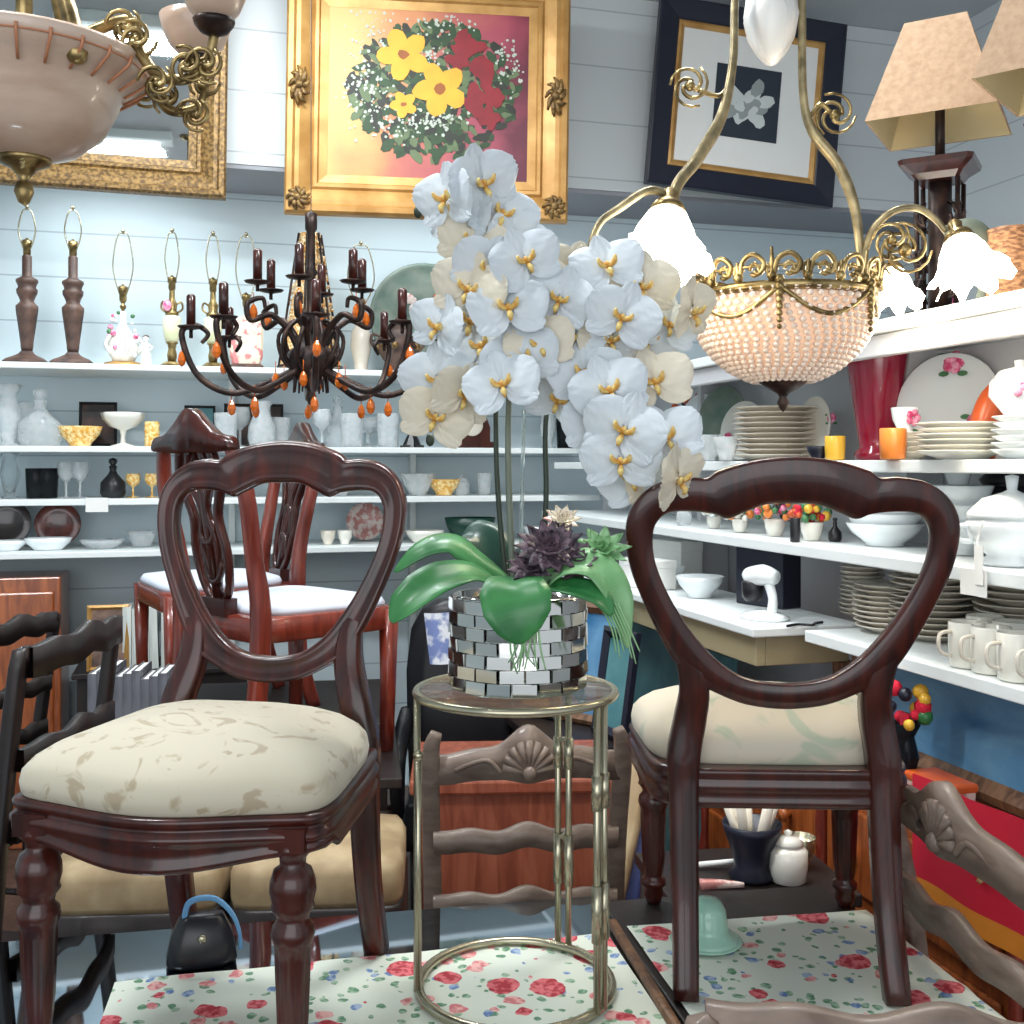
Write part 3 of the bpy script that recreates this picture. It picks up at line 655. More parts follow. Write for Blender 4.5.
def flower_shade(par, p, axis, s, mat):
    mb = MB(); n = 40; rows = []
    for j, (rr, z) in enumerate([(.012, 0), (.026, .012), (.036, .032), (.040, .05), (.048, .066), (.056, .076)]):
        ruf = [0, 0, .03, .07, .13, .2][j]
        rows.append([(rr*(1+ruf*math.cos(8*2*PI*i/n))*math.cos(2*PI*i/n), rr*(1+ruf*math.cos(8*2*PI*i/n))*math.sin(2*PI*i/n), z+(.012*ruf*5*math.cos(16*PI*i/n+1.2) if j > 3 else 0)) for i in range(n)])
    q = V((0, 0, 1)).rotation_difference(V(axis).normalized()).to_matrix().to_4x4()
    A = TR(p) @ q @ Matrix.Scale(s, 4)
    mb.layers(rows, True, False, True, A); mb.sphere((0, 0, .045), .026, 10, 8, (1, 1, 1.2), A)
    o = mb.build('flower_shade', mat, par)
    m2 = MB(); m2.lathe([(.004, -.03), (.012, -.022), (.01, -.012), (.02, -.004), (.024, .006), (.018, .01)], 14, A); m2.build('holder', M['brass'], o)
    return o
def bulb(p, e, col=(1, .86, .66)):
    l = bpy.data.lights.new('bulb_light', 'POINT'); l.energy = e; l.color = col; l.shadow_soft_size = .05
    o = bpy.data.objects.new('bulb_light', l); COL.objects.link(o); o.location = p
shades = [(lp(668, 208, 2.14), (-.15, -.35, -1), 1.5), (lp(958, 236, 2.24), (.12, -.4, -1), 1.3), (lp(893, 268, 2.5), (-.1, -.3, -1), 1.05)]
base = V((c0.x, c0.y, zr))
for p_, ax, s_ in shades:
    flower_shade(ch, p_, ax, s_, M['frost'])
    bulb(base+p_+V(ax).normalized()*.19*s_+V((0, -.02, 0)), 2.0)
bulb(base+V((0, 0, .06)), 2.5)
mb = MB(); mb.lathe([(.008, .18), (.03, .17), (.05, .14), (.056, .1), (.048, .06), (.03, .025), (.012, .004), (1e-6, 0)], 28, TR(lp(771, 66, 2.3)), flute=.04, nf=14); mb.build('tulip_shade', M['frost_off'], ch)
mb = MB(); mb.lathe([(.012, -.02), (.05, 0), (.058, .02), (.03, .04), (.02, .08), (.012, .12), (.006, .14)], 20, TR(0, 0, hubz-.02))
mb.tube([(0, 0, hubz+.1), (0, 0, CEIL-zr-.02)], .006, 8); mb.tube([(-.027, 0, hubz+.02), (-.027, 0, hubz-.02)], .006)
mb.build('hub_stem', M['brass'], ch)
mb = MB(); mb.lathe([(.02, -.03), (.05, -.02), (.06, -.002), (1e-6, -.002)], 20, TR(0, 0, CEIL-zr)); mb.build('ceiling_rose', M['brass'], ch)
# ------------------------------------------------------------------ alabaster bowl chandelier, top left
cA = P(24, 70, 1.62)
ca = thing('bowl_chandelier', 'brass chandelier with a large alabaster glass bowl and cup shades', 'chandelier', cA)
ra = .182
mb = MB(); mb.lathe([(1e-6, -.136), (.03, -.134), (.075, -.118), (.112, -.088), (.132, -.048), (.138, -.028), (.155, -.016), (.172, -.004), (ra, .012), (ra-.003, .017), (.16, .002), (.13, -.02), (.1, -.08), (1e-6, -.12)], 44); bowl = mb.build('glass_bowl', M['alab'], ca)
mb = MB()
for k in range(26):
    a = 2*PI*k/26; mb.tube([(x*math.cos(a), x*math.sin(a), z-.003) for x, z in ((.14, -.028), (.157, -.017), (.174, -.005), (ra-.003, .008))], .0022, 5)
mb.tube([(.175*math.cos(2*PI*i/40), .175*math.sin(2*PI*i/40), -.001) for i in range(40)], .0015, 4, True); mb.build('rib', M['alab_rib'], bowl); bpy.data.objects[bowl.children[0].name].name = 'rim_ribs'
mb = MB(); mb.lathe([(1e-6, -.20), (.008, -.195), (.014, -.18), (.012, -.168), (.006, -.162), (.012, -.154), (.018, -.146), (.036, -.138), (.04, -.13), (1e-6, -.128)], 18); mb.build('finial', M['brass'], ca)
lpA = lambda px, py, d: P(px, py, d)-cA
for q in (0, 2.1, 4.2):
    a = q-.7; mb = MB(); mb.tube(spl([((ra-.03)*math.cos(a), (ra-.03)*math.sin(a), .0), ((ra-.05)*math.cos(a), (ra-.05)*math.sin(a), .05), (.09*math.cos(a), .09*math.sin(a), .13), (.05*math.cos(a), .05*math.sin(a), .24), (.012, 0, .34)], 6), (.011, .006), sec=SQ, up=(0, 0, 1))
    mb.sphere(((ra-.03)*math.cos(a), (ra-.03)*math.sin(a), -.012), .016, 8, 6); mb.build('strap', M['brass'], ca)
def cup_arm(pts, s=1, up=1):
    mb = MB(); mb.tube(spl(pts, 6), [.009, .009, .008, .007], 8)
    for i in range(1, len(pts)-1):
        leaf_curl(mb, V(pts[i])+V((0, -.012, .014*(-1)**i)), .62, (-1)**i)
    o = mb.build('arm', M['brass'], ca); e = V(pts[-1])
    m2 = MB(); m2.lathe([(.006, 0), (.02, .006), (.028, .016), (.03, .022), (.02, .024), (1e-6, .024)], 16, TR(e)); m2.build('cup_holder', M['iron'], o)
    m2 = MB(); m2.lathe([(.012, .024), (.03, .03), (.05, .05), (.062, .08), (.066, .1), (.062, .1), (.045, .052), (.01, .03)], 26, TR(e) @ Matrix.Scale(s, 4)); m2.build('cup_shade', M['alab'], o)
    return o
cup_arm([lpA(60, 46, 1.62), lpA(128, 20, 1.6), lpA(140, 52, 1.59), lpA(160, 76, 1.58), lpA(190, 78, 1.57), lpA(208, 58, 1.57), lpA(214, 36, 1.57)], .72)
cup_arm([lpA(75, 40, 1.72), lpA(145, 84, 1.75), lpA(170, 110, 1.76), lpA(196, 108, 1.76), lpA(205, 92, 1.76), lpA(196, 72, 1.76)], .86)
mb = MB(); mb.tube([(0, 0, -.1), (0, 0, .33)], .012, 10); mb.lathe([(.012, .3), (.03, .32), (.034, .36), (.015, .4), (.006, .44)], 16); mb.tube([(0, 0, .42), (0, 0, CEIL-cA.z-.01)], .005, 8); mb.lathe([(.02, CEIL-cA.z-.03), (.05, CEIL-cA.z-.015), (.055, CEIL-cA.z-.002), (1e-6, CEIL-cA.z-.002)], 18); mb.build('stem', M['brass'], ca)
# ------------------------------------------------------------------ dark iron candle chandelier with amber drops
DI = 3.5; cB = P(311, 352, DI); u = DI/F
cb = thing('candle_chandelier', 'dark bronze candle chandelier with scrolled arms and amber glass drops', 'chandelier', cB)
mb = MB(); mb.lathe([(1e-6, -.175), (.008, -.165), (.016, -.14), (.01, -.125), (.022, -.11), (.058, -.07), (.076, -.03), (.068, .0), (.036, .03), (.018, .05), (.016, .10), (.022, .11), (.014, .13), (.013, .24), (.02, .25), (.013, .27), (.012, .38), (.018, .39), (.018, .44), (.006, .445), (.0014, .45), (.0014, CEIL-cB.z)], 16, flute=.08, nf=8); mb.build('stem', M['iron'], cb)
def candle_arm(az, r, z, drop, zc):
    c, s = math.cos(az), math.sin(az)
    q = lambda x, zz: (x*c, x*s, zz)
    mb = MB(); mb.tube(spl([q(.04, -.05), q(r*.35, -.05-drop*.6), q(r*.62, -.05-drop), q(r*.88, -.05-drop*.35), q(r, z+.03), q(r*.9, z+.06), q(r*.8, z+.035), q(r*.85, z+.005)], 6) if drop > 0 else spl([q(.03, -.02), q(.07, .06), q(r*.6, .10), q(r*.75, z-.05), q(r*1.05, z-.07), q(r*1.1, z-.02), q(r*.85, z), q(r*.8, z-.03)], 6), [.0095, .0105, .0095, .006], 7)
    o = mb.build('arm', M['iron'], cb)
    x = r*.93; zz = zc
    mb = MB(); mb.tube([q(x, z+.02), q(x, zz)], .006, 6); mb.lathe([(.008, 0), (.036, .006), (.042, .012), (.012, .014), (.012, .02)], 14, TR(q(x, zz))); mb.build('candle_cup', M['iron'], o)
    mb = MB(); mb.lathe([(.0145, .014), (.0145, .105), (.007, .112), (1e-6, .112)], 10, TR(q(x, zz))); mb.build('candle_sleeve', M['mahog'], o)
    for dx, dz in ((r, z-.02), (r*.62, -.07-max(drop, 0))):
        mb = MB(); mb.tube([q(dx, dz+.035), q(dx, dz)], .0015, 4); mb.lathe([(1e-6, -.05), (.009, -.044), (.0135, -.03), (.011, -.014), (.004, -.002), (1e-6, 0)], 8, TR(q(dx, dz)), smooth=False); mb.build('amber_drop', M['amber'], o)
for k in range(8): candle_arm(2*PI*k/8+.22, .395, .015, .085, .06)
for k in range(6): candle_arm(2*PI*k/6+.5, .185, .16, 0, .20)
mb = MB()
for k in range(10):
    a = 2*PI*k/10; mb.tube(spl([(.05*math.cos(a), .05*math.sin(a), -.06), (.09*math.cos(a), .09*math.sin(a), -.02), (.10*math.cos(a+.2), .10*math.sin(a+.2), .05), (.05*math.cos(a+.3), .05*math.sin(a+.3), .10), (.02*math.cos(a), .02*math.sin(a), .06)], 4), [.009, .007, .004], 6)
    mb.tube([(.05*math.cos(a), .05*math.sin(a), -.07), (.055*math.cos(a), .055*math.sin(a), -.13)], [.006, .003], 5)
mb.build('scroll_cage', M['iron'], cb)
# ------------------------------------------------------------------ orchid arrangement
OZ = TZ+.004+.5045; oc = V((.010, 1.85, OZ))
orch = thing('potted_orchid', 'white orchid arrangement with broad green leaves in a silver mosaic pot', 'orchid', oc)
pr, ph = .112, .158
mb = MB(); mb.lathe([(1e-6, .002), (pr-.006, .002), (pr-.004, .006), (pr-.002, ph-.004), (pr-.004, ph), (pr-.012, ph), (pr-.014, ph-.02), (1e-6, ph-.02)], 40)
rows = 7; hh = (ph-.008)/rows
for j in range(rows):
    nt_ = 17
    for i in range(nt_):
        a = 2*PI*(i+.5*(j % 2))/nt_; wd = 2*PI*pr/nt_*.46
        A = RZ(a) @ TR(pr-.001, 0, .005+hh*(j+.5)) @ RZ(R.uniform(-.09, .09)) @ RY(R.uniform(-.09, .09))
        mb.box(-.002, .0035, -wd, wd, -hh*.45, hh*.45, A)
mb.build('pot', M['silver'], orch)
mb = MB(); mb.lathe([(pr-.014, ph-.019), (.07, ph-.006), (.03, ph+.006), (1e-6, ph+.01)], 20); mb.build('moss', M['soil'], orch)
def op(px, py, d): return P(px, py, d)-oc
def leaf(pts, ws, mat, fold=.25, name='leaf'):
    cs = spl(pts, 5); n = len(cs); wv = lerps(ws, n); mb = MB(); rows = []
    for i in range(n):
        t = (cs[min(i+1, n-1)]-cs[max(i-1, 0)]).normalized()
        side = t.cross(V((0, -.55, .83)))
        if side.length < .05: side = V((1, 0, 0))
        side.normalize(); nn = side.cross(t).normalized()
        rows.append([cs[i]+side*(wv[i]*k)+nn*(abs(k)*wv[i]*fold) for k in (-1, -.66, -.33, 0, .33, .66, 1)])
    vs = [p for r in rows for p in r]; fs = []
    for i in range(n-1):
        for k in range(6): fs.append((i*7+k, i*7+k+1, (i+1)*7+k+1, (i+1)*7+k))
    mb.add(vs, fs); o = mb.build(name, mat, orch)
    so = o.modifiers.new('solid', 'SOLIDIFY'); so.thickness = .0025
    return o
W1 = [.012, .026, .036, .040, .034, .018, .002]
leaf([op(500, 588, 1.80), op(470, 574, 1.76), op(436, 582, 1.71), op(408, 602, 1.68), op(391, 622, 1.67)], [.014, .028, .036, .034, .026, .004], M['leaf'])
leaf([op(508, 580, 1.84), op(478, 558, 1.83), op(450, 540, 1.82), op(420, 548, 1.80), op(394, 572, 1.79)], [.012, .022, .028, .026, .018, .003], M['leaf'], -.2)
leaf([op(515, 578, 1.76), op(515, 586, 1.71), op(516, 606, 1.685), op(518, 626, 1.68), op(520, 644, 1.685)], [.014, .042, .055, .051, .034, .004], M['leaf'])
leaf([op(540, 590, 1.78), op(566, 566, 1.75), op(596, 568, 1.74), op(616, 592, 1.73), op(624, 622, 1.73), op(628, 648, 1.74)], [.016, .028, .034, .030, .022, .012, .002], M['leaf_pale'])
leaf([op(518, 575, 1.8), op(532, 560, 1.79), op(552, 549, 1.78)], [.008, .014, .012, .003], M['leaf'])
leaf([op(500, 580, 1.9), op(488, 548, 1.92), op(476, 534, 1.93), op(462, 536, 1.94)], [.02, .04, .04, .03, .005], M['leaf_dark'])
leaf([op(545, 585, 1.75), op(575, 588, 1.72), op(600, 598, 1.71), op(612, 615, 1.71)], [.012, .022, .024, .018, .003], M['leaf'])
mb = MB()
for k in range(9):
    x = 512+k*3.3; mb.tube(spl([op(x, 630, 1.70), op(x+R.uniform(-4, 4), 650, 1.70), op(x+R.uniform(-8, 8), 668+R.uniform(-6, 6), 1.715)], 4), [.002, .0012], 5)
mb.build('hanging_roots', M['leaf_pale'], orch); mb = MB()
for k in range(7):
    mb.tube(spl([op(600+k*3, 604, 1.72), op(612+k*3, 630, 1.715), op(616+k*4, 656+R.uniform(-8, 14), 1.72)], 4), [.002, .001], 5)
mb.build('hanging_roots', M['leaf_pale'], orch)
def rosette(c, s, n, mat, el=.9):
    mb = MB()
    for ring_, (cnt, tilt, ln) in enumerate([(n, .25, 1), (n-2, .7, .85), (n-4, 1.1, .65), (3, 1.4, .5)]):
        for i in range(cnt):
            a = 2*PI*i/cnt+ring_*.4; A = TR(c) @ RX(.75) @ RZ(a) @ RY(-tilt)
            vs = []; L_ = s*ln
            for u in range(5):
                t = u/4; w_ = s*.24*math.sin(PI*min(1, .12+t*.88)**.8)*(1 if t < .99 else 0)
                for q in (-1, 0, 1): vs.append((t*L_, q*w_, -.0+abs(q)*w_*.25))
            fs = []
            for u in range(4):
                for q in range(2): fs.append((u*3+q, u*3+q+1, (u+1)*3+q+1, (u+1)*3+q))
            mb.add(vs, fs, True, A)
    return mb
for (px, py, d, s, n, m_, nm) in [(550, 552, 1.78, .062, 14, 'succ', 'purple_succulent'), (578, 566, 1.77, .05, 12, 'succ', 'purple_succulent'), (530, 570, 1.77, .042, 11, 'succ', 'purple_succulent'), (602, 552, 1.79, .05, 9, 'leaf_pale', 'green_succulent'), (562, 522, 1.82, .034, 10, 'pinkw', 'pink_succulent')]:
    o = rosette(op(px, py, d), s, n, M[m_]).build(nm, M[m_], orch)
    so = o.modifiers.new('solid', 'SOLIDIFY'); so.thickness = .002
# flower stems
mb = MB(); mb.tube(spl([op(514, 590, 1.84), op(510, 520, 1.85), op(508, 430, 1.86), op(512, 330, 1.86), (op(508, 240, 1.86)), op(490, 190, 1.85), op(455, 176, 1.83), op(425, 200, 1.82)], 8), [.0058, .0056, .005, .0045, .004, .0035, .003, .002], 8); mb.build('flower_stem', M['stem'], orch)
mb = MB(); mb.tube(spl([op(508, 590, 1.86), op(500, 520, 1.87), op(496, 440, 1.88), op(500, 370, 1.88), op(530, 300, 1.88), op(590, 262, 1.87), op(650, 290, 1.86), op(690, 330, 1.86)], 8), [.005, .0045, .004, .0035, .003, .002], 8); mb.build('flower_stem', M['stem_d'], orch)
mb = MB(); mb.tube(spl([op(540, 590, 1.87), op(546, 500, 1.88), op(546, 420, 1.88), op(560, 360, 1.88), op(610, 345, 1.87), op(650, 400, 1.85), op(668, 480, 1.84)], 8), [.005, .0045, .004, .003, .002], 8); mb.build('flower_stem', M['stem_d'], orch)
mb = MB(); mb.tube(spl([op(520, 590, 1.83), op(522, 500, 1.83), op(524, 410, 1.83)], 6), .0032, 8); mb.build('support_stake', M['tabglass'], orch)
def petal_grid(mb, ang, ln, wd, cup, base=.006):
    nu, nv = 9, 7
    A = RY(-ang)
    def fn(u, v):
        t = v; h = (u-.5)*2
        prof = (math.sin(PI*(.04+.93*t**.8)))**.55
        z = base+ln*t; x = wd*h*prof
        y = -cup*(t**1.5)*.35+cup*.9*(h*h)*prof*.3+.0025*math.sin(9*h+7*t)+(.010*t if cup < 0 else 0)
        return (x, y, z)
    mb.grid(fn, nu, nv, M=A)
def blossom(par, k, mat=M['petal']):
    mb = MB()
    for a in (0, 2.15, -2.15): petal_grid(mb, a, .052, .021, .010)
    o1 = [f for f in mb.f]
    m2 = mb
    for a in (1.28, -1.28):
        n0 = len(mb.v); petal_grid(mb, a, .056, .037, .022+.006*k)
        for i in range(n0, len(mb.v)): p = mb.v[i]; mb.v[i] = (p[0], p[1]-.005, p[2])
    o = mb.build('blossom', mat, par)
    ml = MB()
    ml.sphere((0, -.010, .002), .005, 8, 6, (.9, 1, 1))
    for s in (-1, 1): ml.tube(spl([(0, -.008, -.002), (s*.011, -.014, .002), (s*.014, -.020, .010)], 3), [.003, .005, .002], 6)
    ml.tube(spl([(0, -.008, -.006), (0, -.016, -.014), (0, -.012, -.022)], 3), [.0035, .005, .002], 6)
    ml.build('lip', M['lip'], o)
    return o
def blossom_rot(yaw, pitch, roll): return (pitch, roll, yaw)
FL = [(448, 200, -35, 0), (481, 184, 20, 1), (462, 214, -20, 0), (473, 243, -15, 1), (500, 214, 35, 0), (487, 271, 0, 1), (517, 243, 30, 0), (533, 282, 12, 1), (508, 310, -5, 1), (470, 290, -15, 1), (607, 268, -10, 1), (573, 276, 10, 1), (560, 300, -5, 0), (591, 310, 5, 1), (642, 287, 15, 1), (667, 326, 15, 0), (690, 312, 35, 1), (622, 318, 0, 0), (440, 328, -25, 0), (484, 348, -10, 0), (521, 360, 5, 0), (503, 386, -5, 0), (540, 345, 5, 1), (565, 340, 0, 1), (609, 340, 5, 1), (558, 400, 10, 0), (609, 392, 0, 0), (585, 375, -10, 0), (624, 431, 0, 0), (621, 461, -8, 0), (666, 440, 20, 0), (654, 384, 15, 1), (650, 455, 10, 0), (658, 484, 18, 1), (676, 480, 40, 1), (635, 480, -15, 0), (436, 418, -15, 1), (463, 396, 25, 1), (440, 380, -25, 1), (645, 340, 10, 0), (525, 262, 20, 1), (545, 322, 0, 0), (598, 425, -5, 0), (470, 322, 0, 0)]
protos = [blossom(orch, 0), blossom(orch, 1, M['petal_warm_lit']), blossom(orch, 2)]
first = [True]*3
for i, (px, py, yw, wm) in enumerate(FL):
    k = 1 if (wm and R.random() < .62) else (0 if i % 2 else 2)
    if first[k]: b_ = protos[k]; first[k] = False
    else: b_ = copy_tree(protos[k], orch)
    d = 1.82+R.uniform(-.055, .05)-.01*(py > 380)
    b_.location = op(px, py, d)
    yaw = math.radians(yw+R.uniform(-18, 18)); pit = math.radians(R.uniform(-22, 12)); rol = math.radians(R.uniform(-25, 25))
    b_.rotation_euler = (pit, rol, yaw); sc = R.uniform(.95, 1.14); b_.scale = (sc,)*3
mb = MB()
for (px, py) in [(604, 300), (640, 318), (627, 350), (590, 360), (556, 368), (574, 380), (608, 420), (430, 440), (418, 212)]:
    q = op(px, py, 1.86); mb.sphere(q, .008, 7, 5, (1, 1, 1.4))
mb.build('buds', M['stem_d'], orch)
# ------------------------------------------------------------------ pictures on the bulkhead
def frame_mb(w, h, bw, prof):
    """mitred frame: prof = [(inset 0..1 of bw, depth)]; faces -Y, centred"""
    mb = MB(); rows = []
    for k, d in prof:
        q = bw*k; rows.append([(-w/2+q, -d, -h/2+q), (w/2-q, -d, -h/2+q), (w/2-q, -d, h/2-q), (-w/2+q, -d, h/2-q)])
    vs = [p for r in rows for p in r]; fs = []
    for i in range(len(rows)-1):
        for k in range(4): l = (k+1) % 4; fs.append((i*4+k, i*4+l, (i+1)*4+l, (i+1)*4+k))
    mb.add(vs, fs, False); return mb
GP = [(0, -.0), (0, .045), (.06, .06), (.18, .062), (.24, .05), (.34, .05), (.55, .03), (.62, .022), (.68, .03), (.76, .03), (.8, .02), (1, .014), (1, 0)]
# the flower painting (leans slightly off the wall)
d0 = 4.72; a, b = P(289, 0, d0), P(570, 219, d0)
u = d0/F; pw, pH = 280*u, 248*u
pc = P(429, 96, d0)
pt = thing('flower_painting', 'oil painting of yellow and red flowers in a wide gilt frame', 'painting', pc, 0)
pt.rotation_euler = (0, math.radians(.9), math.radians(5))
bw = .175
fo = frame_mb(pw, pH, bw, GP).build('frame', M['gold'], pt)
for sx in (-1, 1):
    for sz in (-1, 0, 1):
        mb = MB(); c = V((sx*(pw/2-.06), -.055, sz*(pH/2-.06)))
        for k in range(9):
            a = 2*PI*k/9; r_ = .05 if sz else .045
            mb.tube(spl([c, c+V((r_*.6*math.cos(a), -.02, (1 if sz else 1.9)*r_*.6*math.sin(a))), c+V((r_*math.cos(a+.4), -.004, (1 if sz else 1.9)*r_*math.sin(a+.4)))], 3), [.014, .012, .005], 5)
        mb.sphere(c+V((0, -.015, 0)), .02, 8, 6)
        mb.build('frame_ornament', M['gold_dark'], fo)
def paint_bg():
    m, nt, b = newmat('painted_ground'); setin(b, rough=.5); L = nt.links
    tc = node(nt, 'ShaderNodeTexCoord'); no = node(nt, 'ShaderNodeTexNoise'); no.inputs['Scale'].default_value = 5; no.inputs['Detail'].default_value = 6; L.new(tc.outputs['Object'], no.inputs[0])
    sx = node(nt, 'ShaderNodeSeparateXYZ'); L.new(tc.outputs['Object'], sx.inputs[0])
    ma = node(nt, 'ShaderNodeMath', operation='MULTIPLY_ADD'); ma.inputs[1].default_value = 1.05; ma.inputs[2].default_value = .5; L.new(sx.outputs['X'], ma.inputs[0])
    mz = node(nt, 'ShaderNodeMath', operation='MULTIPLY_ADD'); mz.inputs[1].default_value = -.22; L.new(sx.outputs['Z'], mz.inputs[0]); L.new(ma.outputs[0], mz.inputs[2])
    mn = node(nt, 'ShaderNodeMath', operation='MULTIPLY_ADD'); mn.inputs[1].default_value = .5; L.new(no.outputs['Fac'], mn.inputs[0]); L.new(mz.outputs[0], mn.inputs[2])
    sb = node(nt, 'ShaderNodeMath', operation='SUBTRACT'); sb.inputs[1].default_value = .25; L.new(mn.outputs[0], sb.inputs[0])
    rp = node(nt, 'ShaderNodeValToRGB'); e = rp.color_ramp.elements
    e[0].position = .12; e[0].color = c4(sr(206, 164, 100)); e[1].position = .95; e[1].color = c4(sr(92, 28, 46))
    for p_, c_ in ((.34, sr(196, 130, 84)), (.5, sr(176, 98, 86)), (.72, sr(158, 68, 84))): q = e.new(p_); q.color = c4(c_)
    L.new(sb.outputs[0], rp.inputs[0]); L.new(rp.outputs[0], b.inputs['Base Color']); return m
cw, chh = pw-2*bw+.004, pH-2*bw+.004
mats = [paint_bg(), plain('painted_leaf', sr(42, 66, 38), .5, 30, rough=.6), plain('painted_leaf_light', sr(92, 108, 74), .3, 30, rough=.6), plain('painted_spray', sr(178, 184, 172), .12, 40, rough=.6), plain('painted_yellow', sr(222, 160, 48), .2, 14, rough=.6), plain('painted_red', sr(128, 30, 38), .4, 12, rough=.6), plain('painted_centre', sr(140, 78, 30), .3, 20, rough=.6), plain('painted_dark', sr(40, 42, 34), .4, 20, rough=.6)]
mb = MB(); mb.box(-cw/2, cw/2, -.012, -.002, -chh/2, chh/2)
ppx = lambda x, y: V(((x-429)*u, 0, (96-y)*u))
def blob(mi, c, r_, y, sq=1, rot=0, n=9, jag=.18):
    mb.mat(mi); pts = []
    for k in range(n):
        a = 2*PI*k/n; rr = r_*(1+R.uniform(-jag, jag)); x, z = rr*math.cos(a), rr*sq*math.sin(a)
        pts.append((c.x+x*math.cos(rot)-z*math.sin(rot), y, c.z+x*math.sin(rot)+z*math.cos(rot)))
    mb.add(pts, [tuple(range(n))], False)
yk = -.0125
def clampc(c, m_=.02): c.x = max(-cw/2+m_, min(cw/2-m_, c.x)); c.z = max(-chh/2+m_, min(chh/2-m_, c.z)); return c
for i in range(620):
    a = R.uniform(0, 2*PI); q = R.random()**.6; c = clampc(ppx(434+q*84*math.cos(a), 92+q*68*math.sin(a)), .04); yk -= .000004
    blob(R.choice([1, 1, 7, 2]), c, R.uniform(.018, .042), yk, .5, R.uniform(0, 3), 7)
for i in range(420):
    cx_, cy_, sx_, sy_ = R.choice([(372, 40, 20, 26), (372, 100, 24, 20), (400, 128, 22, 14), (505, 60, 16, 24), (440, 24, 34, 10), (360, 90, 14, 34), (432, 120, 24, 10), (430, 60, 14, 14)])
    yk -= .000004; blob(3, clampc(ppx(R.gauss(cx_, sx_*.6), R.gauss(cy_, sy_*.6))), R.uniform(.003, .0085), yk, 1, 0, 5)
for (x, y, r_) in [(468, 45, 20), (484, 70, 22), (474, 100, 19), (490, 115, 15), (458, 62, 15), (495, 95, 14)]:
    for k in range(14):
        a = R.uniform(0, 2*PI); q = R.random()*.6; yk -= .000006; blob(5, ppx(x+q*r_*math.cos(a), y+q*r_*math.sin(a)), r_*u*.42, yk, .7, a, 8)
for (x, y, r_) in [(403, 57, 25), (440, 90, 26), (404, 107, 13)]:
    for k in range(5):
        a = 2*PI*k/5+.5; yk -= .00002; blob(4, ppx(x+.58*r_*math.cos(a), y+.58*r_*math.sin(a)), r_*u*.48, yk, .8, -a, 12, .08)
    yk -= .00002; blob(6, ppx(x, y), r_*u*.2, yk, 1, 0, 8, .3)
mb.build('canvas', mats, pt)
# tilted black framed rose picture on the right
d1 = 5.30; u1 = d1/F; rc = P(746, 104, d1)
rp_ = thing('rose_picture', 'tilted navy framed picture of a pale rose with wide white mount', 'picture', rc, TH)
rp_.rotation_euler = (0, math.radians(5.0), TH*.62)
fw_, fh_ = 196*u1, 186*u1
frame_mb(fw_, fh_, .105, [(0, -.01), (0, .03), (.1, .036), (.9, .026), (1, .016), (1, 0)]).build('frame', M['navy'], rp_)
frame_mb(fw_-.20, fh_-.20, .03, [(0, 0), (0, .02), (.4, .024), (1, .014), (1, 0)]).build('gilt_slip', M['gold'], rp_)
mb = MB(); mb.box(-fw_/2+.1, fw_/2-.1, -.010, -.004, -fh_/2+.1, fh_/2-.1); mb.build('mount', M['paper'], rp_)
ew, eh = 68*u1, 72*u1
mb = MB(); mb.box(-ew/2, ew/2, -.013, -.0102, -eh/2, eh/2)
def rb(mi, x, z, r_, y, sq=1, rot=0):
    mb.mat(mi); pts = []
    for k in range(12):
        a = 2*PI*k/12; rr = r_*(1+R.uniform(-.15, .15)); X, Z = rr*math.cos(a), rr*sq*math.sin(a)
        pts.append((x+X*math.cos(rot)-Z*math.sin(rot), y, z+X*math.sin(rot)+Z*math.cos(rot)))
    mb.add(pts, [tuple(range(12))], False)
y_ = -.0135
for k in range(26):
    a = R.uniform(0, 2*PI); q = R.uniform(.15, .8); y_ -= .00003; rb(R.choice([1, 1, 2]), q*ew*.42*math.cos(a), q*eh*.34*math.sin(a)-.01, .05, y_, .6, a)
for k in range(8): y_ -= .00003; rb(R.choice([1, 2]), R.uniform(-.04, .04), R.uniform(-.05, .03), .03, y_, .6, k)
mb.build('print', [plain('print_dark', sr(40, 48, 60), .2, rough=.6), plain('print_pale', sr(206, 212, 208), .1, 20, rough=.6), plain('print_mid', sr(150, 158, 156), .1, 20, rough=.6)], rp_)
# gilt mirror upper left
d2 = 4.52; u2 = d2/F
mc = P(70, 40, d2)
mi = thing('gilt_mirror', 'large mirror in a dark ornate gilt frame on the upper left wall', 'mirror', mc, TH)
mi.rotation_euler = (0, math.radians(.8), TH*.9)
mw, mh = 306*u2, 300*u2
frame_mb(mw, mh, .155, GP).build('frame', M['gold_dark'], mi)
mb = MB(); mb.box(-mw/2+.15, mw/2-.15, -.012, -.004, -mh/2+.15, mh/2-.15); mb.build('mirror_glass', plain('mirror_pane', sr(214, 222, 224), .02, rough=.02, metal=1), mi)
